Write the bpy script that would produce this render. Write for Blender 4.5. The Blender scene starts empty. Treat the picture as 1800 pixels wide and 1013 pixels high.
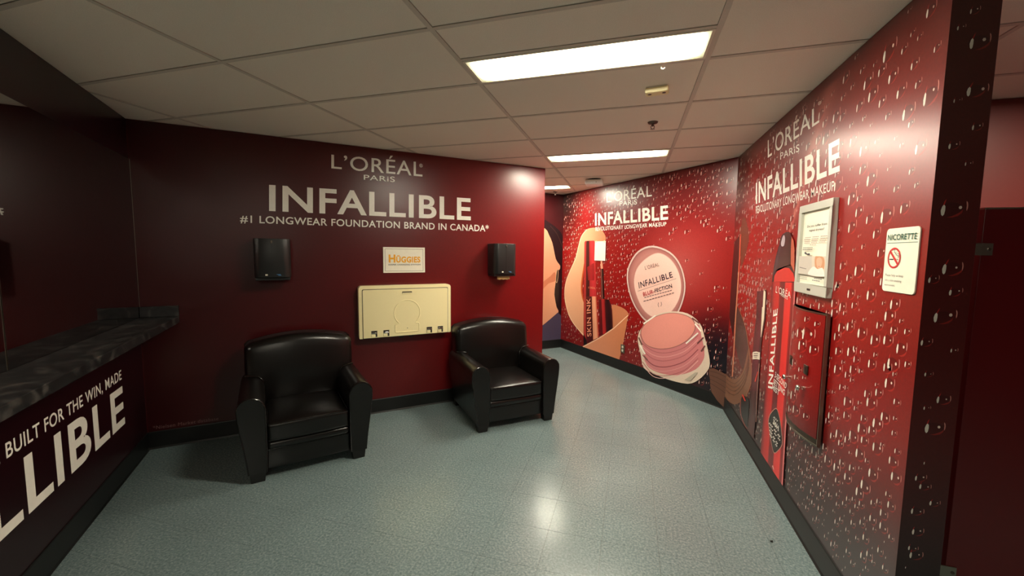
import bpy, bmesh, math, random
from mathutils import Vector, Matrix
from mathutils.geometry import tessellate_polygon

scene = bpy.context.scene
COL = scene.collection

# ------------------------------------------------------------------ camera, world, exposure
F_PX, PITCH, ROLL, YAW = 713.05, 0.08710, 0.01085, 0.28365
EYE = 1.631                      # eye height above the floor
CZ = 2.6126                      # ceiling height


def cam_axes():
    cy, sy = math.cos(YAW), math.sin(YAW)
    fw = Vector((-sy, cy, 0)); rt = Vector((cy, sy, 0)); up = Vector((0, 0, 1))
    c, s = math.cos(PITCH), math.sin(PITCH)
    fw2 = c * fw - s * up; up2 = s * fw + c * up
    c, s = math.cos(ROLL), math.sin(ROLL)
    return c * rt + s * up2, -s * rt + c * up2, fw2


RT, UP, FW = cam_axes()
cd = bpy.data.cameras.new('camera')
cam = bpy.data.objects.new('camera', cd)
COL.objects.link(cam)
m = Matrix.Identity(4)
for i in range(3):
    m[i][0], m[i][1], m[i][2] = RT[i], UP[i], -FW[i]
m[2][3] = EYE
cam.matrix_world = m
cd.sensor_width = 36.0
cd.lens = F_PX / 1800 * 36.0
cd.clip_start = 0.02
scene.camera = cam

world = bpy.data.worlds.new('world')
scene.world = world
world.use_nodes = True
world.node_tree.nodes['Background'].inputs[0].default_value = (0.02, 0.02, 0.02, 1)
world.node_tree.nodes['Background'].inputs[1].default_value = 0.2

scene.view_settings.view_transform = 'Standard'
scene.view_settings.look = 'None'
scene.view_settings.gamma = 1.0
scene.view_settings.use_curve_mapping = False
scene.view_settings.exposure = 1.95
LAMP = 21.0                      # radiance of the fluorescent lenses


# ------------------------------------------------------------------ small helpers
def lin(c):
    out = []
    for v in c[:3]:
        v /= 255.0
        out.append(v / 12.92 if v <= 0.04045 else ((v + 0.055) / 1.055) ** 2.4)
    return tuple(out)


def ray(x, y):
    return RT * ((x - 900) / F_PX) + UP * ((506.5 - y) / F_PX) + FW


def new_obj(name, verts, faces, mat=None, parent=None, smooth=False, cols=None):
    me = bpy.data.meshes.new(name)
    me.from_pydata([tuple(v) for v in verts], [], [tuple(f) for f in faces])
    if cols is not None:
        at = me.color_attributes.new('Col', 'FLOAT_COLOR', 'POINT')
        buf = []
        for c in cols:
            buf += [c[0], c[1], c[2], 1.0]
        at.data.foreach_set('color', buf)
    if smooth:
        me.polygons.foreach_set('use_smooth', [True] * len(me.polygons))
    if mat:
        me.materials.append(mat)
    me.update()
    o = bpy.data.objects.new(name, me)
    COL.objects.link(o)
    if parent:
        o.parent = parent
    return o


def tag(o, label=None, cat=None, group=None, kind=None):
    if label: o['label'] = label
    if cat: o['category'] = cat
    if group: o['group'] = group
    if kind: o['kind'] = kind
    return o


def empty(name, loc=(0, 0, 0), rz=0.0):
    o = bpy.data.objects.new(name, None)
    o.empty_display_size = 0.1
    o.location = loc
    o.rotation_euler = (0, 0, rz)
    COL.objects.link(o)
    return o


class MB:
    """collects pieces into one mesh"""
    def __init__(self):
        self.v, self.f = [], []

    def add(self, verts, faces):
        b = len(self.v)
        self.v += [Vector(p) for p in verts]
        self.f += [tuple(i + b for i in f) for f in faces]
        return self

    def box(self, x0, x1, y0, y1, z0, z1):
        return self.add([(x0, y0, z0), (x1, y0, z0), (x1, y1, z0), (x0, y1, z0),
                         (x0, y0, z1), (x1, y0, z1), (x1, y1, z1), (x0, y1, z1)],
                        [(3, 2, 1, 0), (4, 5, 6, 7), (0, 1, 5, 4), (1, 2, 6, 5), (2, 3, 7, 6), (3, 0, 4, 7)])

    def rbox(self, c, h, r, n=4, mids=1, fn=None):
        """box with rounded edges, centre c, half sizes h, radius r"""
        def axis(hh):
            a = [-hh + r * (1 - math.cos(math.pi / 2 * k / n)) for k in range(n + 1)]
            inner = 2 * (hh - r)
            a += [-(hh - r) + inner * k / (mids + 1) for k in range(1, mids + 1)]
            a += [-q for q in reversed(a[:n + 1])]
            return a
        ax = [axis(h[0]), axis(h[1]), axis(h[2])]
        idx, vs, fs = {}, [], []

        def vid(p):
            k = tuple(round(q, 6) for q in p)
            if k not in idx:
                q = Vector([max(-(h[i] - r), min(h[i] - r, p[i])) for i in range(3)])
                d = Vector(p) - q
                if d.length > 1e-9:
                    # cube surface to sphere surface
                    d = d.normalized() * r
                w = q + d
                if fn: w = Vector(fn(w))
                idx[k] = len(vs)
                vs.append(w + Vector(c))
            return idx[k]
        for a in range(3):
            b, e = (a + 1) % 3, (a + 2) % 3
            for sgn in (-1, 1):
                for i in range(len(ax[b]) - 1):
                    for j in range(len(ax[e]) - 1):
                        q = []
                        for (ii, jj) in ((i, j), (i + 1, j), (i + 1, j + 1), (i, j + 1)):
                            p = [0, 0, 0]
                            p[a] = sgn * h[a]; p[b] = ax[b][ii]; p[e] = ax[e][jj]
                            q.append(vid(p))
                        if sgn < 0: q.reverse()
                        if len(set(q)) >= 3: fs.append(tuple(dict.fromkeys(q)))
        return self.add(vs, fs)

    def tube(self, path, r, seg=8, closed=False):
        P = [Vector(p) for p in path]
        n = len(P); vs = []; fs = []
        ref = None
        for i in range(n):
            if closed: t = P[(i + 1) % n] - P[i - 1]
            else: t = P[min(i + 1, n - 1)] - P[max(i - 1, 0)]
            t.normalize()
            if ref is None:
                ref = Vector((0, 0, 1)) if abs(t.z) < .9 else Vector((1, 0, 0))
            a = ref - t * ref.dot(t)
            a.normalize(); ref = a
            b = t.cross(a)
            rr = r[i] if isinstance(r, (list, tuple)) else r
            for k in range(seg):
                g = 2 * math.pi * k / seg
                vs.append(P[i] + a * (rr * math.cos(g)) + b * (rr * math.sin(g)))
        for i in range(n if closed else n - 1):
            for k in range(seg):
                j = (i + 1) % n
                fs.append((i * seg + k, i * seg + (k + 1) % seg, j * seg + (k + 1) % seg, j * seg + k))
        if not closed:
            fs.append(tuple(reversed(range(seg))))
            fs.append(tuple((n - 1) * seg + k for k in range(seg)))
        return self.add(vs, fs)

    def lathe(self, c, prof, seg=20, ax=(0, 0, 1), sx=(1, 0, 0)):
        """profile of (radius, height) turned round an axis"""
        A = Vector(ax).normalized(); X = Vector(sx); X = (X - A * X.dot(A)).normalized(); Y = A.cross(X)
        vs, fs = [], []
        for (r, h) in prof:
            for k in range(seg):
                g = 2 * math.pi * k / seg
                vs.append(Vector(c) + A * h + X * (r * math.cos(g)) + Y * (r * math.sin(g)))
        for i in range(len(prof) - 1):
            for k in range(seg):
                fs.append((i * seg + k, i * seg + (k + 1) % seg, (i + 1) * seg + (k + 1) % seg, (i + 1) * seg + k))
        fs.append(tuple(reversed(range(seg))))
        fs.append(tuple((len(prof) - 1) * seg + k for k in range(seg)))
        return self.add(vs, fs)

    def prism(self, outline, to3, d0, d1):
        """closed 2-D outline extruded from depth d0 to d1; to3(a, b, d) -> point"""
        n = len(outline)
        vs = [to3(a, b, d0) for a, b in outline] + [to3(a, b, d1) for a, b in outline]
        fs = [(i, (i + 1) % n, n + (i + 1) % n, n + i) for i in range(n)]
        for base in (0, n):
            tri = tessellate_polygon([[Vector((a, b, 0)) for a, b in outline]])
            for t in tri: fs.append(tuple(base + k for k in t))
        return self.add(vs, fs)

    def build(self, name, mat, parent=None, smooth=False, bevel=0.0, segs=2, angle=35):
        o = new_obj(name, self.v, self.f, mat, parent)
        bm = bmesh.new(); bm.from_mesh(o.data)
        bmesh.ops.remove_doubles(bm, verts=bm.verts, dist=1e-6)
        bmesh.ops.recalc_face_normals(bm, faces=bm.faces)
        if bevel > 0:
            es = [e for e in bm.edges if len(e.link_faces) == 2 and e.calc_face_angle(0) > math.radians(angle)]
            bmesh.ops.bevel(bm, geom=es, offset=bevel, segments=segs, affect='EDGES', profile=0.5, clamp_overlap=True)
        if smooth:
            for f in bm.faces: f.smooth = True
            for e in bm.edges:
                if len(e.link_faces) == 2 and e.calc_face_angle(0) > math.radians(50): e.smooth = False
        bm.to_mesh(o.data); bm.free()
        return o


def curve_pts(pts, n=6, closed=True):
    """Catmull-Rom curve through 2-D points"""
    out = []; N = len(pts)
    rng = range(N) if closed else range(N - 1)
    for i in rng:
        p0, p1, p2, p3 = ((pts[(i + k) % N] if closed else pts[max(0, min(N - 1, i + k))]) for k in (-1, 0, 1, 2))
        for k in range(n):
            t = k / n
            out.append(tuple(0.5 * ((2 * p1[j]) + (-p0[j] + p2[j]) * t + (2 * p0[j] - 5 * p1[j] + 4 * p2[j] - p3[j]) * t * t
                                    + (-p0[j] + 3 * p1[j] - 3 * p2[j] + p3[j]) * t ** 3) for j in range(2)))
    if not closed: out.append(tuple(pts[-1]))
    return out


# ------------------------------------------------------------------ materials
def mat_new(name):
    mt = bpy.data.materials.new(name)
    mt.use_nodes = True
    nt = mt.node_tree
    return mt, nt, nt.nodes['Principled BSDF']


def plain(name, rgb, rough=0.5, metal=0.0, spec=0.5, bump=0.0, scale=200.0, mottle=0.0):
    mt, nt, b = mat_new(name)
    c = lin(rgb)
    b.inputs['Roughness'].default_value = rough
    b.inputs['Metallic'].default_value = metal
    b.inputs['Specular IOR Level'].default_value = spec
    tc = nt.nodes.new('ShaderNodeTexCoord')
    nz = nt.nodes.new('ShaderNodeTexNoise')
    nz.inputs['Scale'].default_value = scale
    nz.inputs['Detail'].default_value = 3
    nt.links.new(tc.outputs['Object'], nz.inputs['Vector'])
    rp = nt.nodes.new('ShaderNodeValToRGB')
    k = max(mottle, 0.02)
    rp.color_ramp.elements[0].position = 0.3; rp.color_ramp.elements[1].position = 0.7
    rp.color_ramp.elements[0].color = tuple(v * (1 - k) for v in c) + (1,)
    rp.color_ramp.elements[1].color = tuple(min(1, v * (1 + k)) for v in c) + (1,)
    nt.links.new(nz.outputs['Fac'], rp.inputs['Fac'])
    nt.links.new(rp.outputs['Color'], b.inputs['Base Color'])
    if bump > 0:
        bp = nt.nodes.new('ShaderNodeBump')
        bp.inputs['Strength'].default_value = bump
        bp.inputs['Distance'].default_value = 0.002
        nt.links.new(nz.outputs['Fac'], bp.inputs['Height'])
        nt.links.new(bp.outputs['Normal'], b.inputs['Normal'])
    return mt


def print_mat(name, rough, grain=0.10):
    """printed vinyl: colour from the print's colour attribute with a fine grain"""
    mt, nt, b = mat_new(name)
    a = nt.nodes.new('ShaderNodeVertexColor'); a.layer_name = 'Col'
    tc = nt.nodes.new('ShaderNodeTexCoord')
    nz = nt.nodes.new('ShaderNodeTexNoise')
    nz.inputs['Scale'].default_value = 90.0; nz.inputs['Detail'].default_value = 4
    nt.links.new(tc.outputs['Object'], nz.inputs['Vector'])
    mr = nt.nodes.new('ShaderNodeMapRange')
    mr.inputs['From Min'].default_value = 0.3; mr.inputs['From Max'].default_value = 0.7
    mr.inputs['To Min'].default_value = 1 - grain; mr.inputs['To Max'].default_value = 1 + grain
    nt.links.new(nz.outputs['Fac'], mr.inputs['Value'])
    mx = nt.nodes.new('ShaderNodeMix'); mx.data_type = 'RGBA'; mx.blend_type = 'MULTIPLY'
    mx.inputs['Factor'].default_value = 1.0
    nt.links.new(a.outputs['Color'], mx.inputs['A'])
    nt.links.new(mr.outputs['Result'], mx.inputs['B'])
    nt.links.new(mx.outputs['Result'], b.inputs['Base Color'])
    b.inputs['Roughness'].default_value = rough
    b.inputs['Specular IOR Level'].default_value = 0.55
    return mt


M = {}
M['vinyl'] = print_mat('printed_vinyl', 0.31)
M['ink'] = print_mat('printed_ink', 0.31, 0.03)
M['paper_print'] = print_mat('paper_print', 0.6, 0.02)
M['wall_red'] = plain('wall_red', (84, 20, 22), 0.38, scale=60)
M['wall_dark'] = plain('wall_dark_red', (40, 12, 16), 0.4, scale=60)
M['letter'] = plain('white_lettering', (246, 242, 230), 0.3, scale=50)
M['letter_dim'] = plain('grey_lettering', (130, 95, 95), 0.5, scale=50)
M['baseboard'] = plain('black_rubber', (17, 17, 17), 0.45, scale=120, bump=0.05)
M['tile'] = plain('mineral_fibre', (244, 234, 218), 0.9, spec=0.2, bump=0.35, scale=260, mottle=0.05)
M['tee'] = plain('painted_tee', (214, 203, 188), 0.6, spec=0.3, scale=80)
M['plenum'] = plain('plenum_board', (60, 56, 50), 0.95, scale=40)
M['leather'] = plain('black_leather', (15, 12, 11), 0.28, bump=0.22, scale=90, mottle=0.12)
M['piping'] = plain('leather_piping', (19, 15, 14), 0.22, bump=0.05, scale=120)
M['foot_wood'] = plain('black_stained_wood', (14, 12, 11), 0.45, scale=60)
M['cream'] = plain('cream_plastic', (250, 236, 182), 0.45, bump=0.12, scale=240, mottle=0.03)
M['cream_dark'] = plain('cream_groove', (88, 76, 50), 0.7, scale=100)
M['slot_dark'] = plain('slot_shadow', (40, 34, 26), 0.7, scale=100)
M['smoke'] = plain('smoked_plastic', (36, 35, 35), 0.34, scale=80)
M['smoke_dark'] = plain('smoked_plastic_dark', (20, 20, 21), 0.4, scale=80)
M['kraft'] = plain('kraft_paper', (205, 165, 110), 0.85, bump=0.2, scale=150)
M['steel'] = plain('brushed_steel', (150, 143, 130), 0.34, metal=1.0, scale=300)
M['steel_dark'] = plain('dark_steel', (104, 94, 84), 0.4, metal=1.0, scale=300)
M['chrome'] = plain('chrome', (215, 210, 200), 0.12, metal=1.0, scale=50)
M['silver'] = plain('anodised_aluminium', (196, 195, 184), 0.45, metal=0.0, scale=200)
M['mirror'] = plain('mirror_glass', (205, 205, 205), 0.02, metal=1.0, scale=10)
M['white_plastic'] = plain('white_plastic', (236, 228, 208), 0.45, scale=60)
M['bright_plastic'] = plain('bright_white_plastic', (252, 250, 244), 0.35, scale=60)
M['dark_plastic'] = plain('dark_plastic', (30, 28, 26), 0.5, scale=60)
M['paper'] = plain('white_paper', (246, 240, 220), 0.7, scale=40)
M['stall'] = plain('stall_laminate', (92, 8, 12), 0.3, scale=60)
M['led'] = plain('led_lens', (240, 240, 235), 0.2, scale=10)


def floor_mat():
    mt, nt, b = mat_new('vinyl_tile')
    tc = nt.nodes.new('ShaderNodeTexCoord')
    geo = nt.nodes.new('ShaderNodeNewGeometry')
    n1 = nt.nodes.new('ShaderNodeTexNoise'); n1.inputs['Scale'].default_value = 80; n1.inputs['Detail'].default_value = 5; n1.inputs['Roughness'].default_value = 0.7
    n2 = nt.nodes.new('ShaderNodeTexNoise'); n2.inputs['Scale'].default_value = 1.6; n2.inputs['Detail'].default_value = 2
    nt.links.new(geo.outputs['Position'], n1.inputs['Vector'])
    nt.links.new(geo.outputs['Position'], n2.inputs['Vector'])
    r = nt.nodes.new('ShaderNodeValToRGB')
    e = r.color_ramp.elements
    e[0].position = 0.30; e[0].color = lin((82, 101, 104)) + (1,)
    e[1].position = 0.72; e[1].color = lin((150, 163, 160)) + (1,)
    x = e.new(0.5); x.color = lin((114, 131, 132)) + (1,)
    nt.links.new(n1.outputs['Fac'], r.inputs['Fac'])
    mx = nt.nodes.new('ShaderNodeMix'); mx.data_type = 'RGBA'; mx.blend_type = 'MULTIPLY'
    mx.inputs['Factor'].default_value = 1.0
    mr = nt.nodes.new('ShaderNodeMapRange')
    mr.inputs['From Min'].default_value = 0.3; mr.inputs['From Max'].default_value = 0.7
    mr.inputs['To Min'].default_value = 0.9; mr.inputs['To Max'].default_value = 1.06
    nt.links.new(n2.outputs['Fac'], mr.inputs['Value'])
    nt.links.new(r.outputs['Color'], mx.inputs['A']); nt.links.new(mr.outputs['Result'], mx.inputs['B'])
    nt.links.new(mx.outputs['Result'], b.inputs['Base Color'])
    b.inputs['Roughness'].default_value = 0.22
    b.inputs['Specular IOR Level'].default_value = 0.7
    bp = nt.nodes.new('ShaderNodeBump'); bp.inputs['Strength'].default_value = 0.08; bp.inputs['Distance'].default_value = 0.002
    nt.links.new(n1.outputs['Fac'], bp.inputs['Height']); nt.links.new(bp.outputs['Normal'], b.inputs['Normal'])
    return mt


def marble_mat():
    mt, nt, b = mat_new('dark_marble')
    tc = nt.nodes.new('ShaderNodeTexCoord')
    n1 = nt.nodes.new('ShaderNodeTexNoise'); n1.inputs['Scale'].default_value = 7; n1.inputs['Detail'].default_value = 8
    n1.inputs['Distortion'].default_value = 1.6
    nt.links.new(tc.outputs['Object'], n1.inputs['Vector'])
    r = nt.nodes.new('ShaderNodeValToRGB'); e = r.color_ramp.elements
    e[0].position = 0.35; e[0].color = lin((16, 16, 18)) + (1,)
    e[1].position = 0.75; e[1].color = lin((84, 80, 76)) + (1,)
    x = e.new(0.52); x.color = lin((33, 33, 34)) + (1,)
    nt.links.new(n1.outputs['Fac'], r.inputs['Fac']); nt.links.new(r.outputs['Color'], b.inputs['Base Color'])
    b.inputs['Roughness'].default_value = 0.4
    return mt


def lens_mat():
    """fluorescent lens: brighter along the tubes in the middle, duller and yellower at its rim"""
    mt, nt, b = mat_new('light_lens')
    nt.nodes.remove(b)
    em = nt.nodes.new('ShaderNodeEmission')
    tc = nt.nodes.new('ShaderNodeTexCoord')
    sep = nt.nodes.new('ShaderNodeSeparateXYZ')
    nt.links.new(tc.outputs['Object'], sep.inputs[0])

    def edge(out, half, soft):
        a = nt.nodes.new('ShaderNodeMath'); a.operation = 'ABSOLUTE'; nt.links.new(sep.outputs[out], a.inputs[0])
        r = nt.nodes.new('ShaderNodeMapRange'); r.interpolation_type = 'SMOOTHSTEP'
        r.inputs['From Min'].default_value = half; r.inputs['From Max'].default_value = half - soft
        nt.links.new(a.outputs[0], r.inputs['Value'])
        return r
    ex, ey = edge('X', 0.592, 0.20), edge('Y', 0.141, 0.125)
    mu = nt.nodes.new('ShaderNodeMath'); mu.operation = 'MULTIPLY'
    nt.links.new(ex.outputs['Result'], mu.inputs[0]); nt.links.new(ey.outputs['Result'], mu.inputs[1])
    rp = nt.nodes.new('ShaderNodeValToRGB')
    rp.color_ramp.elements[0].color = (0.95, 0.88, 0.52, 1)
    rp.color_ramp.elements[1].color = (1.0, 0.93, 0.81, 1)
    nt.links.new(mu.outputs[0], rp.inputs['Fac']); nt.links.new(rp.outputs['Color'], em.inputs['Color'])
    st = nt.nodes.new('ShaderNodeMapRange')
    st.inputs['To Min'].default_value = 0.2; st.inputs['To Max'].default_value = LAMP * 1.45
    nt.links.new(mu.outputs[0], st.inputs['Value']); nt.links.new(st.outputs['Result'], em.inputs['Strength'])
    nt.links.new(em.outputs[0], nt.nodes['Material Output'].inputs['Surface'])
    return mt


M['floor'] = floor_mat()
M['marble'] = marble_mat()
M['lens'] = lens_mat()


# ------------------------------------------------------------------ walls as frames
class Wall:
    def __init__(self, o, e, n):
        self.o = Vector((o[0], o[1], 0)); self.e = Vector((e[0], e[1], 0)).normalized(); self.n = Vector((n[0], n[1], 0)).normalized()

    def pt(self, s, z, d=0.0):
        return self.o + self.e * s + self.n * d + Vector((0, 0, z))

    def at(self, x, y, d=0.0):
        """wall coordinates (s, z) of what the photograph shows at pixel x, y on the plane d in front of the wall"""
        r = ray(x, y)
        t = ((self.o + self.n * d).dot(self.n)) / r.dot(self.n)
        q = r * t
        return (q - self.o).dot(self.e), q.z + EYE


TH = math.radians(42.9)
E1 = (math.cos(TH), math.sin(TH)); E0 = (math.sin(TH), -math.cos(TH))
C0 = (-3.718, 2.224); C34 = (-1.123, 6.909); C23 = (1.003, 4.640)
END_Y = 1.79                                        # near end of the right wall
L3 = math.hypot(C23[0] - C34[0], C23[1] - C34[1])
e3 = ((C23[0] - C34[0]) / L3, (C23[1] - C34[1]) / L3)
W0 = Wall(C0, E0, E1)                               # mirror wall
W1 = Wall(C0, E1, E0)                               # wall with the changing station
W2 = Wall((1.003, END_Y), (0, 1), (-1, 0))          # right wall
W5 = Wall((1.003, END_Y), (1, 0), (0, -1))          # its near end
W3 = Wall(C34, e3, (e3[1], -e3[0]))                 # far wall with the compact
W4 = Wall(C34, (-E1[0], -E1[1]), E0)                # passage wall with the portrait
L1 = 3.715
L2 = C23[1] - END_Y


def wall_box(name, w, s0, s1, mat, th=0.13, z1=CZ, z0=0.0):
    mb = MB()
    vs = [w.pt(s, z, d) for z in (z0, z1) for (s, d) in ((s0, 0), (s1, 0), (s1, -th), (s0, -th))]
    mb.add(vs, [(0, 1, 2, 3), (4, 5, 6, 7), (0, 1, 5, 4), (1, 2, 6, 5), (2, 3, 7, 6), (3, 0, 4, 7)])
    return tag(mb.build(name, mat), kind='structure')


wall_left = wall_box('wall_left', W0, -0.13, 7.66, M['wall_dark'])
wall_back = wall_box('wall_back', W1, 0.0, L1, M['wall_red'])
wall_right = wall_box('wall_right', W2, 0.0, L2 + 0.09, M['wall_red'], th=0.131)
wall_far = wall_box('wall_far', W3, -0.1, L3 + 0.09, M['wall_red'])
wall_passage = wall_box('wall_passage', W4, 0.0, 3.4, M['wall_red'])
WP = Wall((W4.pt(3.4, 0)[0], W4.pt(3.4, 0)[1]), E0, E1)
wall_passage_end = wall_box('wall_passage_end', WP, -0.1, 1.55, M['wall_red'])
W6 = Wall((1.134, 3.352), (1, 0), (0, -1))
M['stall_wall'] = plain('stall_wall_red', (104, 40, 36), 0.4, scale=60)
wall_stall = wall_box('wall_stall', W6, 0.0, 3.0, M['stall_wall'])
W7 = Wall((4.0, -3.4), (0, 1), (-1, 0))
wall_outer = wall_box('wall_outer', W7, 0.0, 6.74, M['wall_red'])
W8 = Wall((1.4, -3.4), (1, 0), (0, 1))
wall_rear = wall_box('wall_rear', W8, 0.05, 2.6, M['wall_dark'])

# floor: slab with 12 inch vinyl tiles laid on it
mb = MB(); mb.box(-4.6, 4.2, -3.6, 7.4, -0.12, -0.003)
floor = tag(mb.build('floor', M['plenum']), kind='structure')


def inside(x, y):
    """whether a point lies in the part of the room that can be seen"""
    p = Vector((x, y, 0))
    if (p - W0.o).dot(W0.n) < 0: return False
    d1 = (p - W1.o).dot(W1.n); s1 = (p - W1.o).dot(W1.e)
    if d1 < 0 and s1 < L1 and d1 > -0.13: return False
    if (p - W3.o).dot(W3.n) < 0 and x < 1.003: return False
    if (p - W4.o).dot(W4.n) < 0: return False
    if s1 < 0.3 and d1 < 0: return False
    if x > 1.003 and y > 3.35: return False
    if y < -3.4 or x > 4.0: return False
    return True


TX, TY, TS = -0.104, 2.236, 0.3065
tile_me = None
ntile = 0
cells = []
for i in range(-14, 16):
    for j in range(-19, 18):
        x0, y0 = TX + i * TS, TY + j * TS
        if any(inside(x0 + a * TS, y0 + b * TS) for a in (0, .5, 1) for b in (0, .5, 1)):
            q = Vector((x0 + TS / 2, y0 + TS / 2, -EYE))
            cells.append((q.length, i, j, x0, y0))
cells.sort()
near, rest = [], []
for c in cells:
    q = Vector((c[3] + TS / 2, c[4] + TS / 2, -EYE))
    w = q.dot(FW)
    ok = w > 0.2 and abs(q.dot(RT) / w) < 1.45 and q.dot(UP) / w > -0.95
    (near if ok and len(near) < 290 else rest).append(c)
G = 0.0006
mbt = MB()
h = TS / 2 - G
mbt.box(-h, h, -h, h, -0.003, 0.0)
for (_, i, j, x0, y0) in near:
    if tile_me is None:
        o = mbt.build('floor_tile', M['floor'], floor)
        tile_me = o.data
    else:
        o = bpy.data.objects.new('floor_tile', tile_me); COL.objects.link(o); o.parent = floor
    o.location = (x0 + TS / 2, y0 + TS / 2, 0)
mbr = MB()
for (_, i, j, x0, y0) in rest:
    mbr.box(x0 + G, x0 + TS - G, y0 + G, y0 + TS - G, -0.003, 0.0)
tag(mbr.build('floor_tiles_far', M['floor'], floor), kind='stuff')

# ceiling: board above, T-grid, 2 x 4 ft tiles
AX, BY, T2, T4 = -0.885, 1.711, 0.6096, 1.2192
mb = MB(); mb.box(-4.6, 4.2, -3.6, 7.4, CZ + 0.03, CZ + 0.12)
ceiling = tag(mb.build('ceiling', M['plenum']), kind='structure')
LIGHTS = {(0, 0): 1, (0, 4): 0, (-1, 7): 0, (2, 0): 1, (1, -7): 1}          # cell -> which half holds a 1 x 4 ft light
TW = 0.012


def ceil_vis(x0, x1, y0, y1):
    n = 6
    return any(inside(x0 + (x1 - x0) * a / n, y0 + (y1 - y0) * b / n) for a in range(n + 1) for b in range(n + 1))


full_me = half_me = None
for i in range(-4, 5):
    for j in range(-9, 10):
        x0, y0 = AX + i * T4, BY + j * T2
        if not ceil_vis(x0, x0 + T4, y0, y0 + T2): continue
        x0c, x1c = x0 + TW, x0 + T4 - TW
        spans = [(y0 + TW, y0 + T2 - TW, 'f')]
        if (i, j) in LIGHTS:
            mid = y0 + T2 / 2
            spans = [(y0 + TW, mid - TW, 'h')] if LIGHTS[(i, j)] == 1 else [(mid + TW, y0 + T2 - TW, 'h')]
        for (ya, yb, k) in spans:
            me = full_me if k == 'f' else half_me
            if me is None:
                mb = MB(); hx, hy = (x1c - x0c) / 2, (yb - ya) / 2
                mb.box(-hx, hx, -hy, hy, 0.0035, 0.018)
                o = mb.build('ceiling_tile', M['tile'], ceiling, bevel=0.002, segs=1)
                if k == 'f': full_me = o.data
                else: half_me = o.data
            else:
                o = bpy.data.objects.new('ceiling_tile', me); COL.objects.link(o); o.parent = ceiling
            o.location = ((x0c + x1c) / 2, (ya + yb) / 2, CZ)
for i in range(-4, 6):                                              # main runners
    x = AX + i * T4
    ys = [BY + T2 * 0.25 * k for k in range(-36, 40)]
    run = [y for y in ys if inside(x, y)]
    if not run: continue
    mb = MB(); mb.box(x - TW, x + TW, max(-3.39, run[0] - .15), run[-1] + .15, CZ, CZ + 0.003)
    mb.box(x - 0.003, x + 0.003, max(-3.39, run[0] - .15), run[-1] + .15, CZ + 0.003, CZ + 0.03)
    mb.build('main_runner', M['tee'], ceiling)
for j in range(-9, 10):                                             # cross tees
    for half in (0, .5):
        y = BY + (j + half) * T2
        for i in range(-4, 5):
            if half and (i, j) not in LIGHTS: continue
            x0 = AX + i * T4
            if not any(inside(x0 + T4 * k / 6, y) for k in range(7)): continue
            mb = MB(); mb.box(x0 + TW + .0005, x0 + T4 - TW - .0005, y - TW, y + TW, CZ, CZ + 0.003)
            mb.box(x0 + TW, x0 + T4 - TW, y - 0.003, y + 0.003, CZ + 0.003, CZ + 0.03)
            mb.build('cross_tee', M['tee'], ceiling)


# baseboards
def baseboard(name, w, s0, s1):
    prof = [(0, 0), (0.014, 0), (0.0125, 0.004), (0.008, 0.014), (0.0075, 0.138), (0.005, 0.144), (0, 0.145)]
    n = len(prof)
    mb = MB()
    mb.add([w.pt(s, z, d) for s in (s0, s1) for d, z in prof],
           [(k, (k + 1) % n, n + (k + 1) % n, n + k) for k in range(n)] + [tuple(range(n)), tuple(range(n, 2 * n))])
    return tag(mb.build(name, M['baseboard']), kind='structure')


baseboard('baseboard_left', W0, 0.008, 7.5)
baseboard('baseboard_back', W1, 0.008, L1 + 0.008)
baseboard('baseboard_right', W2, -0.008, L2 - 0.004)
baseboard('baseboard_far', W3, 0.006, L3 - 0.004)
baseboard('baseboard_passage', W4, 0.006, 3.38)
baseboard('baseboard_stall', W6, 0.006, 2.86)


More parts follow.
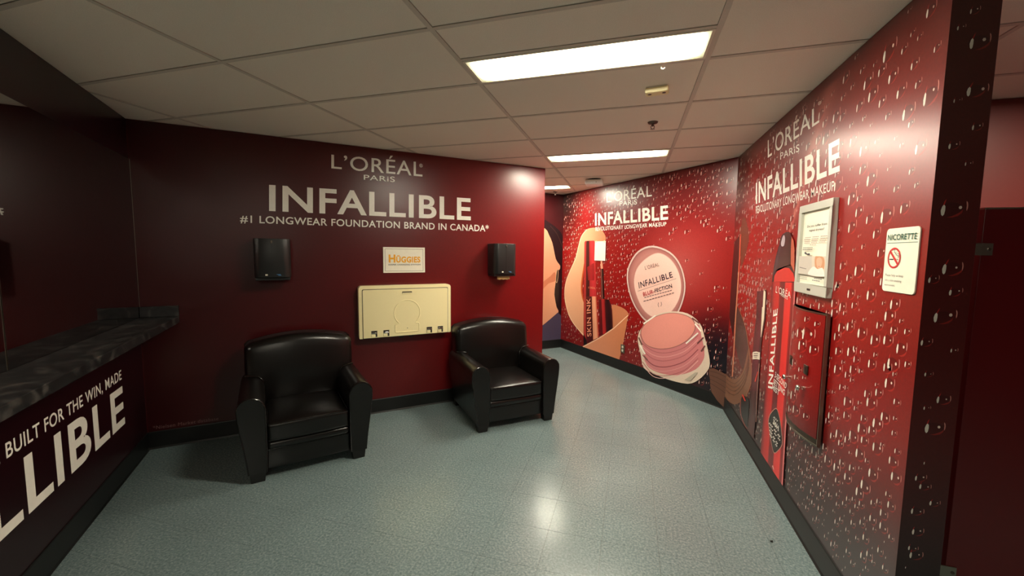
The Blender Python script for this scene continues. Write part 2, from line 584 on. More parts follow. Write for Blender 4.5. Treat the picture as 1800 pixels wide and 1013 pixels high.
# ------------------------------------------------------------------ flat print on walls
class Print:
    """flat printed artwork lying on a wall: polygons and ribbons in layers a fraction of a millimetre thick"""
    def __init__(self, w, tr=None, d=0.0010):
        self.w, self.d, self.tr = w, d, tr or (lambda x, y: (x, y))
        self.v, self.f, self.c = [], [], []

    def P(self, p):
        return self.w.at(*self.tr(*p))

    def layer(self, k=1):
        self.d += 0.00025 * k

    def raw(self, sz, faces, cols):
        b = len(self.v)
        self.v += [self.w.pt(s, z, self.d) for s, z in sz]
        self.c += [lin(c) for c in cols]
        self.f += [tuple(b + i for i in f) for f in faces]

    def poly(self, pts, col, smooth=0, shade=None):
        """pts in photograph pixels (through tr); shade(u) gives the printed colour from left (0) to right (1)"""
        if smooth: pts = curve_pts(pts, smooth)
        sz = [self.P(p) for p in pts]
        tri = tessellate_polygon([[Vector((a, b, 0)) for a, b in sz]])
        xs = [p[0] for p in pts]; lo, hi = min(xs), max(xs)
        cols = [shade((p[0] - lo) / (hi - lo)) if shade else col for p in pts]
        self.raw(sz, tri, cols)
        self.layer()

    def ribbon(self, left, right, stops, n=1):
        """rows of left and right edge points with colours across"""
        if n > 1:
            left = curve_pts(left, n, False); right = curve_pts(right, n, False)
        rows = len(left); k = len(stops)
        sz, cols = [], []
        for i in range(rows):
            for t, c in stops:
                sz.append(self.P((left[i][0] + (right[i][0] - left[i][0]) * t, left[i][1] + (right[i][1] - left[i][1]) * t)))
                cols.append(c)
        self.raw(sz, [(i * k + j, i * k + j + 1, (i + 1) * k + j + 1, (i + 1) * k + j) for i in range(rows - 1) for j in range(k - 1)], cols)
        self.layer()

    def line(self, pts, width, col, smooth=0):
        if smooth: pts = curve_pts(pts, smooth, False)
        q = [Vector(p) for p in pts]
        L, R = [], []
        for i in range(len(q)):
            t = (q[min(i + 1, len(q) - 1)] - q[max(0, i - 1)])
            t.normalize()
            nrm = Vector((-t.y, t.x)) * (width / 2)
            L.append(tuple(q[i] - nrm)); R.append(tuple(q[i] + nrm))
        self.ribbon(L, R, [(0, col), (1, col)])

    def disc(self, pts, stops, smooth=4):
        """closed outline filled with rings shrinking to its centre; stops (radius, colour)"""
        pts = curve_pts(pts, smooth)
        cx = sum(p[0] for p in pts) / len(pts); cy = sum(p[1] for p in pts) / len(pts)
        n = len(pts); sz, cols = [], []
        for r, c in stops:
            for p in pts:
                sz.append(self.P((cx + (p[0] - cx) * r, cy + (p[1] - cy) * r))); cols.append(c)
        fs = [(i * n + k, i * n + (k + 1) % n, (i + 1) * n + (k + 1) % n, (i + 1) * n + k) for i in range(len(stops) - 1) for k in range(n)]
        sz.append(self.P((cx, cy))); cols.append(stops[-1][1])
        b = (len(stops) - 1) * n
        fs += [(b + k, b + (k + 1) % n, len(sz) - 1) for k in range(n)]
        self.raw(sz, fs, cols)
        self.layer()

    def build(self, name, parent, mat=None):
        return new_obj(name, self.v, self.f, mat or M['ink'], parent, cols=self.c)


_glyphs = {}


def text_mesh(s, weight=0.0):
    """outlines of a string set in Blender's built-in face, cap height 1, starting at x = 0"""
    key = (s, weight)
    if key in _glyphs: return _glyphs[key]
    cu = bpy.data.curves.new('lettering', 'FONT')
    cu.body = s; cu.offset = weight; cu.resolution_u = 5; cu.fill_mode = 'FRONT'; cu.space_character = 1.07
    ob = bpy.data.objects.new('lettering', cu)
    me = ob.to_mesh()
    vs = [(v.co.x, v.co.y) for v in me.vertices]; fs = [tuple(p.vertices) for p in me.polygons]
    ob.to_mesh_clear()
    bpy.data.objects.remove(ob); bpy.data.curves.remove(cu)
    _glyphs[key] = (vs, fs)
    return _glyphs[key]


_cap = text_mesh('H')[0]
CAP0, CAP1 = min(p[1] for p in _cap), max(p[1] for p in _cap)


def quad_text(s, bl, br, tl, tr, to3, name, mat, parent, weight=0.0):
    """a string fitted into a quadrilateral of wall coordinates (baseline left / right, cap line left / right)"""
    vs, fs = text_mesh(s, weight)
    x0 = min(p[0] for p in vs); x1 = max(p[0] for p in vs)
    c0, c1 = CAP0 - weight, CAP1 + weight
    out = []
    for x, y in vs:
        u = (x - x0) / (x1 - x0); v = (y - c0) / (c1 - c0)
        a = [bl[k] + (br[k] - bl[k]) * u for k in range(2)]; b = [tl[k] + (tr[k] - tl[k]) * u for k in range(2)]
        out.append(to3(a[0] + (b[0] - a[0]) * v, a[1] + (b[1] - a[1]) * v))
    return new_obj(name, out, fs, mat, parent)


def wall_text(w, s, bl, br, tl, tr, parent, mat=None, weight=0.0, d=0.0012, name='lettering'):
    """bl, br, tl, tr: pixels of the photograph"""
    q = [w.at(*p) for p in (bl, br, tl, tr)]
    return quad_text(s, *q, lambda a, b: w.pt(a, b, d), name, mat or M['letter'], parent, weight)


def backdrop(name, w, s0, s1, z0, z1, fn, parent, step=0.03, d=0.0004):
    ns = max(2, int((s1 - s0) / step)); nz = max(2, int((z1 - z0) / step))
    vs, cs, fs = [], [], []
    for i in range(ns + 1):
        for j in range(nz + 1):
            s = s0 + (s1 - s0) * i / ns; z = z0 + (z1 - z0) * j / nz
            vs.append(w.pt(s, z, d)); cs.append(lin(fn(s, z)))
    for i in range(ns):
        for j in range(nz):
            a = i * (nz + 1) + j
            fs.append((a, a + nz + 1, a + nz + 2, a + 1))
    return new_obj(name, vs, fs, M['vinyl'], parent, cols=cs)


def mix(a, b, t):
    t = max(0.0, min(1.0, t))
    return tuple(a[k] + (b[k] - a[k]) * t for k in range(3))


def sst(a, b, x):
    t = max(0.0, min(1.0, (x - a) / (b - a)))
    return t * t * (3 - 2 * t)


def drop_shape(out, s, z, h, sgn, rnd, place, tone=1.0, bg=(130, 22, 20)):
    """one printed water drop: bright comma with a red tail, a small dot and a thin arc on its other side"""
    v, f, c = out
    W = mix((240, 230, 216), (216, 130, 116), 1 - tone)
    red = (196, 48, 42)
    pink = (222, 150, 138)

    def put(pts, cols, lv=0.0):
        b = len(v)
        v.extend(place(s + sgn * a, z + q, lv) for a, q in pts)
        c.extend(lin(k) for k in cols)
        f.append(tuple(range(b, b + len(pts))))
    w = h * rnd.uniform(.15, .19)
    lean = rnd.uniform(-.05, .15) * h
    # body of the drop: a little darker, with a bright rim low on its far side
    if h > 0.013:
        bx, bz, ra, rb = h * .62, h * .02, h * .95, h * .74
        el = [(bx + ra * math.cos(2 * math.pi * k / 12), bz + rb * math.sin(2 * math.pi * k / 12)) for k in range(12)]
        put(el, [mix(bg, (30, 5, 7), .30 if k < 7 else .12) for k in range(12)], 0)
        rim = [(bx + ra * math.cos(g), bz + rb * math.sin(g)) for g in (-1.9, -1.4, -.9, -.4, .1)]
        rim += [(bx + ra * q * math.cos(g), bz + rb * q * math.sin(g)) for g, q in ((-.4, .8), (-.9, .72), (-1.4, .8))]
        put(rim, [mix(bg, (226, 60, 48), .42)] * len(rim), .00008)
    # tail
    put([(-w * .8, h * .1), (w * .1, h * .1), (w * .9 + lean, h * .85), (w * 1.3 + lean, h * 1.15), (w * .4 + lean, h * .9)],
        [red, red, red, mix(red, (120, 20, 20), .6), red], .00016)
    # highlight
    n = 8
    put([(w * math.cos(2 * math.pi * k / n) + (0.25 * w if 1 <= k <= 3 else 0), h * .56 * math.sin(2 * math.pi * k / n)) for k in range(n)], [W] * n, .00024)
    if h > 0.011:
        r = h * rnd.uniform(.10, .16)
        dx = h * rnd.uniform(.95, 1.35); dz = h * rnd.uniform(.15, .45)
        put([(dx + r * math.cos(k * math.pi / 3), dz + r * 1.2 * math.sin(k * math.pi / 3)) for k in range(6)], [mix(W, pink, .25)] * 6, .00024)
        ax, az = dx + h * .42, dz + h * .1
        arc = [(ax + h * .16 * math.cos(g), az + h * .5 * math.sin(g)) for g in (-1.0, -.4, .2, .8, 1.4)]
        arc += [(a - h * (.10 if 0 < k < 4 else .02), b) for k, (a, b) in reversed(list(enumerate(arc)))]
        put(arc, [pink] * len(arc), .00024)


def droplets(name, w, s0, s1, z0, z1, dens, size, sgn, parent, seed, place=None, skip=None, tone=1.0, bg=None):
    rnd = random.Random(seed)
    out = ([], [], [])
    place = place or (lambda s, z, lv: w.pt(s, z, 0.0006 + lv))
    z = z0; row = 0
    while z < z1:
        dz = 0.78 / math.sqrt(dens(z))
        ds = 1.28 / math.sqrt(dens(z))
        row = 1 - row if z > z0 else 0
        s = s0 + (.1 + .5 * row + rnd.uniform(0, .2)) * ds
        while s < s1:
            ss, zz = s + rnd.uniform(-.26, .26) * ds, z + rnd.uniform(-.34, .34) * dz
            k = rnd.random()
            h = size(zz) * (rnd.uniform(.75, 1.2) if k < .55 else rnd.uniform(.3, .65))
            if k > .93: h *= 1.25
            m = h * 1.1
            okk = s0 + .2 * m < ss < s1 - .2 * m and z0 + m * .5 < zz < z1 - m * 1.2
            lo, hi = (ss - m * .3, ss + m * 1.9) if sgn > 0 else (ss - m * 1.9, ss + m * .3)
            if okk and lo > s0 and hi < s1 and not (skip and skip(ss, zz, rnd)):
                drop_shape(out, ss, zz, h, sgn, rnd, place, tone, bg(ss, zz) if bg else (130, 22, 20))
            s += ds
        z += dz
    return tag(new_obj(name, out[0], out[1], M['ink'], parent, cols=out[2]), kind='stuff')


# --- left wall lettering (below the ledge)
def left_fn(s, z):
    return mix((34, 5, 11), (28, 4, 10), s / 3)


backdrop('wall_print', W0, 0.004, 7.6, 0.14, CZ - 0.002, left_fn, wall_left, step=0.25)
gl = text_mesh('LIBLE', 0.02)[0]; gw = max(p[0] for p in gl) - min(p[0] for p in gl)
ga = text_mesh('INFALLIBLE', 0.02)[0]; ratio = (max(p[0] for p in ga) - min(p[0] for p in ga)) / gw
sR = 0.409; sL = sR + 1.127 * ratio
quad_text('INFALLIBLE', (sL, 0.381), (sR, 0.381), (sL, 0.658), (sR, 0.658), lambda a, b: W0.pt(a, b, 0.0012), 'lettering', M['letter'], wall_left, 0.02)
gb = text_mesh('BUILT FOR THE WIN, MADE', 0.012)[0]; gb1 = max(p[0] for p in gb) - min(p[0] for p in gb)
gc = text_mesh(', BUILT FOR THE WIN, MADE', 0.012)[0]; r2 = (max(p[0] for p in gc) - min(p[0] for p in gc)) / gb1
quad_text(', BUILT FOR THE WIN, MADE', (0.412 + 1.235 * r2, 0.706), (0.412, 0.706), (0.412 + 1.235 * r2, 0.775), (0.412, 0.775),
          lambda a, b: W0.pt(a, b, 0.0012), 'lettering', M['letter'], wall_left, 0.012)


# --- back wall: burgundy print that brightens to red towards its far end
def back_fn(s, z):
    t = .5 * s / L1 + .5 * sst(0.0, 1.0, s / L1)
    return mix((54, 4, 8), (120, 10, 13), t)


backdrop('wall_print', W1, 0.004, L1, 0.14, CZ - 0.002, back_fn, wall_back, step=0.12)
wall_text(W1, "L’ORÉAL", (582.4, 296), (742.5, 310.6), (582.4, 271.9), (742.5, 285.4), wall_back, weight=0.004)
wall_text(W1, "PARiS", (639.4, 316), (694, 320.3), (639.4, 307.3), (694, 311), wall_back, weight=0.004)
wall_text(W1, "®", (737, 294), (743, 294.6), (737, 288), (743, 288.6), wall_back, weight=0.01)
wall_text(W1, "INFALLIBLE", (473, 371), (827.5, 387.5), (473, 325), (827.5, 349), wall_back, weight=0.019)
wall_text(W1, "#1 LONGWEAR FOUNDATION BRAND IN CANADA*", (422, 391.3), (859, 407.3), (422, 378.3), (859, 396.3), wall_back, weight=0.014)
wall_text(W1, "*Nielsen Market database", (269, 755.5), (384, 738.5), (269, 749.5), (384, 733), wall_back, mat=M['letter_dim'])

# --- right wall mural
Z_B = 0.14


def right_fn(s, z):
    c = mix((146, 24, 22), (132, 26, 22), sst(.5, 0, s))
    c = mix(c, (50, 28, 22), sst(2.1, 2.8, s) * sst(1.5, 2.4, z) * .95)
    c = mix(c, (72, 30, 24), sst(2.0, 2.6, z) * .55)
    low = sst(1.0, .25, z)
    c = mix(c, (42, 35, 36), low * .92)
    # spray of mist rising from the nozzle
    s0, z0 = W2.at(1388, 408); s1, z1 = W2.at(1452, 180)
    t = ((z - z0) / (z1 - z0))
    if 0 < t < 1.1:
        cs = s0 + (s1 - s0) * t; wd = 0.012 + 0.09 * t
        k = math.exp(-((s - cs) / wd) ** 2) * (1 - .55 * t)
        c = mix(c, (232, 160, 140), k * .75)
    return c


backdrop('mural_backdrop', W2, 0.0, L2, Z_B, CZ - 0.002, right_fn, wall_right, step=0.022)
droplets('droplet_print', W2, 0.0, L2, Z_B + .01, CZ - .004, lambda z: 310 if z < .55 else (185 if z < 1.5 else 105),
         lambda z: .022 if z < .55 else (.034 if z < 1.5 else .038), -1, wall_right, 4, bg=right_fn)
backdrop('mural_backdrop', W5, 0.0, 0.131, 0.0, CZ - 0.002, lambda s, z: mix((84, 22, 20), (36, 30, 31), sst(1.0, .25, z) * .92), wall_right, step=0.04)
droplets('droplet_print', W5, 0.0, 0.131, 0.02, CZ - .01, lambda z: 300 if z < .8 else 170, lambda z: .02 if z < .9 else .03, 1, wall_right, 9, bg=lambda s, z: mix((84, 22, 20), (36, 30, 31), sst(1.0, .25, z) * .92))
wall_text(W2, "L’ORÉAL", (1350, 277.7), (1440.6, 215), (1350, 247), (1440.6, 183.7), wall_right, weight=0.003, d=.0016)
wall_text(W2, "®", (1438.5, 186), (1443.5, 183), (1438.5, 180), (1443.5, 177), wall_right, weight=0.01, d=.0016)
wall_text(W2, "PARiS", (1372, 280.8), (1405.5, 266), (1372, 269), (1405.5, 253), wall_right, weight=0.004, d=.0016)
wall_text(W2, "INFALLIBLE", (1329, 359), (1476.6, 301), (1329, 322), (1476.6, 243), wall_right, weight=0.019, d=.0016)
wall_text(W2, "REVOLUTIONARY LONGWEAR MAKEUP", (1329, 376), (1467.5, 334.5), (1329, 363), (1467.5, 317.5), wall_right, weight=0.009, d=.0016)

# products on the right wall; A: crop from (1270, 380), B: (1270, 540), C: (1290, 680), all 5.627 x
KZ = 5.627
A_ = lambda x, y: (1270 + x / KZ, 380 + y / KZ)
B_ = lambda x, y: (1270 + x / KZ, 540 + y / KZ)
C_ = lambda x, y: (1290 + x / KZ, 680 + y / KZ)


def conv(f, pts): return [f(*p) for p in pts]


pr = Print(W2, d=.0011)
# brush with a waved brown head
pr.poly(conv(A_, [(205, 10), (245, 80), (262, 230), (222, 400), (185, 490), (178, 200)]), (104, 58, 44), 3)
pr.poly(conv(A_, [(182, 175), (122, 255), (100, 500), (80, 760)]) + conv(B_, [(70, 100), (104, 290), (130, 60)]) + conv(A_, [(150, 600)]), (48, 27, 27))
pr.poly(conv(B_, [(150, 0), (190, 80), (232, 200), (262, 400), (205, 620), (130, 390), (128, 180)]), (72, 52, 48), 3)
pr.poly(conv(B_, [(25, 660), (60, 690), (120, 716), (180, 672), (215, 600), (262, 400), (282, 480), (292, 620), (280, 770), (240, 880), (165, 950), (110, 962), (60, 930), (25, 890)]),
        (128, 88, 68), 3)
for k in range(4):
    o_ = 38 * (k + 1)
    pr.line(conv(B_, [(30, 662 + o_), (80, 702 + o_ * 1.02), (130, 716 + o_), (190, 660 + o_), (235, 570 + o_), (266, 440 + o_)]), 1.2, (88, 56, 44), 4)
pr.line([A_(180, 200), A_(172, 420), A_(150, 760), A_(133, 1013), B_(118, 400), B_(100, 690)], 2.0, (206, 130, 100), 3)
pr.line([A_(184, 180), A_(176, 380), A_(165, 560)], 1.2, (214, 60, 48), 3)
pr.line([B_(160, 0), B_(232, 200), B_(265, 400), B_(292, 620), B_(282, 770), B_(240, 885)], 0.9, (170, 100, 74), 3)
pr.poly(conv(C_, [(72, 130), (92, 80), (160, 130), (152, 230), (136, 415), (100, 352), (72, 260)]), (38, 26, 26))
pr.line(conv(C_, [(72, 130), (70, 250), (100, 355), (134, 415)]), .8, (176, 80, 64), 3)
# mascara
pr.ribbon(conv(A_, [(346, 745), (344, 800), (336, 1013)]) + conv(B_, [(318, 260), (304, 440), (300, 520), (280, 900)]),
          conv(A_, [(440, 732), (440, 800), (432, 1013)]) + conv(B_, [(398, 300), (384, 445), (380, 530), (350, 1000)]),
          [(0, (150, 44, 44)), (.04, (66, 24, 32)), (.55, (88, 30, 42)), (.72, (92, 30, 44)), (.76, (60, 18, 26)), (1, (40, 16, 20))])
pr.poly(conv(A_, [(415, 732), (432, 748), (432, 790), (418, 1013)]) + conv(B_, [(390, 290), (384, 300), (398, 0)]) + conv(A_, [(405, 900), (412, 760)]), (236, 226, 200))
pr.poly(conv(B_, [(306, 446), (340, 440), (378, 450), (374, 522), (340, 514), (303, 518)]), (228, 220, 200))
pr.line(conv(B_, [(318, 462), (358, 462)]), 1.2, (90, 70, 66)); pr.line(conv(B_, [(316, 482), (356, 482)]), 1.4, (90, 70, 66)); pr.line(conv(B_, [(322, 498), (350, 498)]), .8, (90, 70, 66))
pr.poly(conv(B_, [(353, 640), (362, 640), (336, 740), (324, 738)]), (214, 60, 46))
pr.poly(conv(B_, [(198, 868), (212, 866), (238, 928), (226, 932)]), (214, 60, 46))
pr.ribbon(conv(B_, [(280, 830), (276, 1013)]) + conv(C_, [(160, 250), (140, 420)]), conv(B_, [(352, 830), (350, 1013)]) + conv(C_, [(228, 250), (205, 520)]),
          [(0, (60, 36, 34)), (.5, (84, 44, 44)), (1, (64, 34, 34))])
pr.line(conv(B_, [(372, 560), (355, 800), (345, 1013)]) + conv(C_, [(228, 350)]), .7, (196, 140, 126))
# spray bottle
pr.ribbon(conv(A_, [(500, 640), (485, 1013)]) + conv(B_, [(455, 500)]) + conv(C_, [(320, 0), (298, 300), (272, 650)]),
          conv(A_, [(742, 640), (716, 1013)]) + conv(B_, [(688, 500)]) + conv(C_, [(558, 0), (530, 400), (496, 985)]),
          [(0, (96, 20, 24)), (.05, (140, 26, 30)), (.14, (190, 36, 36)), (.30, (206, 38, 36)), (.36, (120, 22, 26)), (.53, (104, 20, 26)),
           (.57, (222, 42, 40)), (.80, (236, 46, 42)), (.84, (150, 24, 28)), (.93, (120, 20, 26)), (.945, (226, 120, 118)), (.985, (226, 120, 118)), (1, (150, 30, 34))])
pr.poly(conv(A_, [(498, 650), (512, 560), (560, 500), (640, 478), (705, 500), (740, 580), (744, 660)]), (34, 18, 20))
pr.poly(conv(A_, [(520, 650), (526, 590), (560, 530), (620, 508), (672, 516), (715, 570), (732, 650)]), None,
        shade=lambda u: mix((206, 40, 36), (222, 44, 40), u) if u < .25 or u > .55 else (150, 30, 30))
pr.poly(conv(A_, [(690, 190), (716, 240), (726, 330), (724, 560), (690, 480)]), (196, 98, 74))
pr.ribbon(conv(A_, [(640, 158), (605, 182), (588, 215), (570, 290), (540, 400), (520, 500), (508, 600)]),
          conv(A_, [(668, 156), (690, 172), (696, 215), (692, 290), (688, 380), (686, 480), (560, 520)]),
          [(0, (30, 20, 22)), (.12, (62, 56, 66)), (.25, (44, 34, 40)), (.6, (52, 40, 40)), (1, (28, 18, 20))])
pr.poly(conv(A_, [(608, 205), (625, 190), (632, 230), (622, 290), (600, 300), (592, 270)]), (196, 186, 196), 3)
pr.poly(conv(C_, [(390, 785), (402, 780), (412, 830), (400, 815)]), (230, 180, 170))
# black badge
bd = [(432, 212), (375, 265), (353, 335), (362, 430), (385, 570), (410, 660), (450, 640), (490, 588), (496, 520), (482, 390), (462, 280)]
pr.poly(conv(C_, bd), (206, 150, 132), 3)
bc = (425, 440)
pr.poly(conv(C_, [(bc[0] + (x - bc[0]) * .93, bc[1] + (y - bc[1]) * .965) for x, y in bd]), (26, 20, 20), 3)
for (a, b, wd) in (((408, 302), (452, 345), 2.6), ((366, 360), (480, 505), 2.6), ((372, 400), (484, 540), 1.8), ((376, 430), (460, 575), 2.4), ((380, 470), (458, 600), 2.2)):
    n = 9
    for k in range(n):
        if k in (3, 6): continue
        t0, t1 = k / n, (k + .72) / n
        pr.line(conv(C_, [(a[0] + (b[0] - a[0]) * t0, a[1] + (b[1] - a[1]) * t0), (a[0] + (b[0] - a[0]) * t1, a[1] + (b[1] - a[1]) * t1)]), wd, (214, 206, 196))
pr.build('product_print', wall_right)
wall_text(W2, "L'ORÉA", A_(540, 756), A_(690, 812), A_(546, 692), A_(694, 752), wall_right, weight=.004, d=.0095)
wall_text(W2, "PARiS", A_(594, 792), A_(660, 828), A_(597, 768), A_(662, 798), wall_right, weight=.004, d=.0095)
wall_text(W2, "INFALLIBLE", B_(508, 812), (1270 + 562 / KZ, 380 + 915 / KZ), B_(464, 800), (1270 + 520 / KZ, 380 + 930 / KZ), wall_right, weight=.02, d=.0095)
wall_text(W2, "3-SECOND", B_(530, 695), B_(644, 812), B_(540, 640), B_(654, 760), wall_right, weight=.012, d=.0097)
wall_text(W2, "SETTING", B_(514, 756), B_(628, 880), B_(524, 706), B_(636, 826), wall_right, weight=.012, d=.0097)
wall_text(W2, "MIST", B_(503, 812), B_(572, 878), B_(512, 766), B_(580, 826), wall_right, weight=.012, d=.0097)
wall_text(W2, "36H", C_(400, 365), C_(456, 445), C_(408, 322), C_(460, 392), wall_right, weight=.03, d=.0097)


# --- far wall mural
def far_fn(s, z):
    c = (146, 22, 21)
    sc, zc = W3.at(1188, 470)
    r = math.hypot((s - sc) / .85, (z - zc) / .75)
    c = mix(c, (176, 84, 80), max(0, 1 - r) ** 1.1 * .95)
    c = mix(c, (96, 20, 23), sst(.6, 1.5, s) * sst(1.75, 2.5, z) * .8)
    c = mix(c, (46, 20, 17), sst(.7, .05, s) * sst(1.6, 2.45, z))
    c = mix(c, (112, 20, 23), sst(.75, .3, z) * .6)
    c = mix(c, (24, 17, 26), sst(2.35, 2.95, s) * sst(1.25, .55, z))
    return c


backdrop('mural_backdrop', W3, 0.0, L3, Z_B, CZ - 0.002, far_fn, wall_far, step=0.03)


def far_skip(s, z, rnd):
    sc, zc = W3.at(1188, 480)
    return math.hypot((s - sc) / .75, (z - zc) / .6) < 1 and rnd.random() < .75


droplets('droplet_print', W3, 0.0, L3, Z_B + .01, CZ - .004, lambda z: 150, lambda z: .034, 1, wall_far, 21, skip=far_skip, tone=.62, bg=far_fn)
wall_text(W3, "L’ORÉAL", (1066.3, 356.5), (1146, 345), (1066.3, 339.5), (1146, 326), wall_far, weight=.003, d=.0016)
wall_text(W3, "PARiS", (1089.4, 362.5), (1119.8, 359.2), (1089.4, 354), (1119.8, 350.5), wall_far, weight=.004, d=.0016)
wall_text(W3, "INFALLIBLE", (1046, 397), (1174.5, 386), (1046, 375.5), (1174.5, 361), wall_far, weight=.026, d=.0016)
wall_text(W3, "REVOLUTIONARY LONGWEAR MAKEUP", (1047, 406.3), (1171.5, 397.3), (1047, 399.3), (1171.5, 390.3), wall_far, weight=.012, d=.0016)
KD = 3.892
D_ = lambda x, y: (990 + x / KD, 380 + y / KD)
KE = 3.75
E_ = lambda x, y: (1090 + x / KE, 420 + y / KE)
pr = Print(W3, d=.0011)
# foundation swoosh
pr.poly(conv(D_, [(205, 80), (160, 92), (125, 140), (105, 210), (85, 290), (50, 370), (20, 450), (10, 530), (20, 610), (45, 690), (90, 760), (150, 822),
                  (170, 700), (140, 570), (126, 500), (138, 400), (150, 300), (215, 230), (290, 165), (275, 110), (245, 85)]), None, 4,
        shade=lambda u: mix((238, 186, 148), (212, 138, 100), u))
pr.line(conv(D_, [(160, 92), (125, 140), (105, 210), (85, 290), (50, 370), (20, 450), (10, 530), (20, 610), (45, 690), (90, 760), (150, 822)]), 1.1, (248, 210, 176), 4)
pr.line(conv(D_, [(146, 330), (130, 430), (126, 500), (134, 560), (150, 600)]), 2.2, (196, 84, 40), 4)
pr.poly(conv(D_, [(335, 612), (380, 616), (425, 640), (446, 668), (440, 692), (350, 768), (310, 790), (322, 700)]), (206, 128, 90), 3)
# tube
pr.ribbon(conv(D_, [(152, 170), (146, 182), (144, 360), (142, 560)]), conv(D_, [(212, 168), (218, 180), (222, 360), (228, 555)]),
          [(0, (150, 34, 36)), (.10, (196, 52, 50)), (.2, (64, 16, 22)), (.42, (52, 12, 18)), (.5, (176, 34, 40)), (.75, (204, 48, 56)), (1, (190, 40, 46))])
pr.ribbon(conv(D_, [(142, 550), (140, 700), (140, 880)]), conv(D_, [(228, 550), (236, 700), (244, 830)]),
          [(0, (130, 26, 30)), (.08, (200, 70, 60)), (.2, (90, 18, 24)), (.62, (70, 16, 20)), (.64, (224, 146, 112)), (.85, (240, 170, 134)), (.96, (214, 110, 80)), (1, (190, 60, 50))])
pr.poly(conv(D_, [(140, 800), (160, 850), (165, 890), (140, 880)]), (30, 12, 16))
pr.ribbon(conv(D_, [(164, 350), (172, 440)]), conv(D_, [(212, 320), (214, 440)]), [(0, (128, 20, 28)), (.5, (170, 28, 36)), (1, (150, 24, 32))])
# applicator
pr.ribbon(conv(D_, [(256, 306), (258, 362)]), conv(D_, [(270, 306), (274, 362)]), [(0, (214, 120, 96)), (.5, (240, 172, 140)), (1, (200, 100, 80))])
pr.ribbon(conv(D_, [(256, 360), (262, 570)]), conv(D_, [(276, 360), (284, 570)]), [(0, (40, 16, 16)), (.35, (150, 90, 80)), (.5, (40, 16, 16)), (1, (28, 12, 12))])
pr.ribbon(conv(D_, [(244, 572), (252, 815)]), conv(D_, [(286, 566), (298, 800)]), [(0, (70, 16, 22)), (.2, (110, 24, 28)), (.35, (50, 12, 18)), (.5, (186, 44, 44)), (.8, (176, 36, 38)), (1, (90, 18, 24))])
pr.ribbon(conv(D_, [(288, 570), (292, 690), (298, 800)]), conv(D_, [(316, 572), (336, 640), (342, 775)]), [(0, (60, 20, 24)), (.5, (34, 14, 18)), (.8, (50, 18, 22)), (1, (110, 40, 36))], n=3)
# front of the curl
pr.poly(conv(D_, [(137, 895), (250, 836), (350, 768), (444, 682), (432, 760), (408, 890), (384, 985), (250, 945)]), None,
        shade=lambda u: mix((226, 152, 118), (206, 124, 84), u))
pr.line(conv(D_, [(137, 894), (250, 834), (350, 766), (444, 680)]), 1.6, (248, 204, 170))
# compact lid
lid = [(215, 45), (120, 80), (60, 170), (45, 260), (65, 370), (110, 470), (180, 550), (280, 562), (370, 510), (420, 400), (432, 290), (400, 170), (330, 85)]
pr.disc(conv(E_, lid), [(1, (206, 176, 168)), (.965, (224, 200, 190)), (.95, (150, 92, 90)), (.90, (176, 112, 106)), (.8, (190, 128, 120))])
pr.disc(conv(E_, [(250, 92), (170, 130), (110, 200), (92, 290), (115, 390), (165, 480), (240, 522), (330, 490), (390, 400), (405, 300), (380, 200), (325, 125)]),
        [(1, (214, 160, 150)), (.97, (240, 198, 184)), (.5, (240, 194, 180))])
pr.line(conv(E_, [(118, 346), (372, 262)]), .5, (90, 60, 70))
for (a, b) in (((162, 388), (348, 338)), ((158, 412), (364, 354))):
    for k in range(11):
        t0, t1 = k / 11, (k + .75) / 11
        pr.line(conv(E_, [(a[0] + (b[0] - a[0]) * t0, a[1] + (b[1] - a[1]) * t0), (a[0] + (b[0] - a[0]) * t1, a[1] + (b[1] - a[1]) * t1)]), 1.3, (120, 84, 88))
pr.line(conv(E_, [(258, 420), (254, 436), (260, 450)]), .8, (120, 84, 80)); pr.line(conv(E_, [(274, 416), (278, 432), (272, 446)]), .8, (120, 84, 80))
# jar
jar = [(128, 620), (180, 545), (260, 495), (350, 478), (450, 492), (530, 556), (560, 640), (585, 740), (596, 820), (580, 870), (520, 930), (450, 955),
       (330, 930), (230, 890), (160, 850), (140, 760), (122, 680)]
pr.poly(conv(E_, jar), (228, 206, 186), 3)
pr.poly(conv(E_, [(500, 560), (540, 640), (560, 740), (552, 800), (500, 862), (390, 898), (280, 888), (195, 850), (165, 790), (150, 690), (143, 620), (300, 720)]), (212, 128, 130), 3)
for k, col in ((0, (176, 92, 96)), (26, (236, 168, 164)), (52, (190, 104, 108)), (92, (160, 78, 86)), (120, (230, 160, 158)), (150, (176, 92, 96)), (166, (240, 190, 184))):
    pr.line(conv(E_, [(152, 690 + k * .8), (220, 738 + k), (310, 752 + k), (430, 715 + k), (520, 636 + k)]), 1.6 if k in (52, 92) else 1.0, col, 4)
pr.disc(conv(E_, [(310, 490), (220, 520), (160, 570), (138, 622), (165, 690), (230, 722), (310, 726), (400, 700), (470, 650), (504, 585), (480, 525), (400, 492)]),
        [(1, (170, 108, 100)), (.975, (176, 110, 102)), (.96, (232, 148, 136)), (.5, (236, 152, 140))])
for (a, b, cc) in (((128, 650), (150, 700), (120, 80, 70)), ((136, 700), (170, 760), (250, 240, 225)), ((160, 770), (186, 800), (130, 84, 76)), ((480, 522), (528, 556), (120, 70, 70)),
                   ((500, 560), (540, 610), (252, 240, 228)), ((515, 690), (556, 650), (110, 60, 60)), ((540, 742), (566, 704), (120, 70, 66)), ((440, 690), (520, 620), (250, 238, 226)), ((160, 560), (240, 505), (250, 240, 226))):
    pr.line(conv(E_, [a, b]), 2.6, cc)
pr.poly(conv(E_, [(430, 930), (500, 880), (520, 880), (470, 935)]), (190, 176, 158))
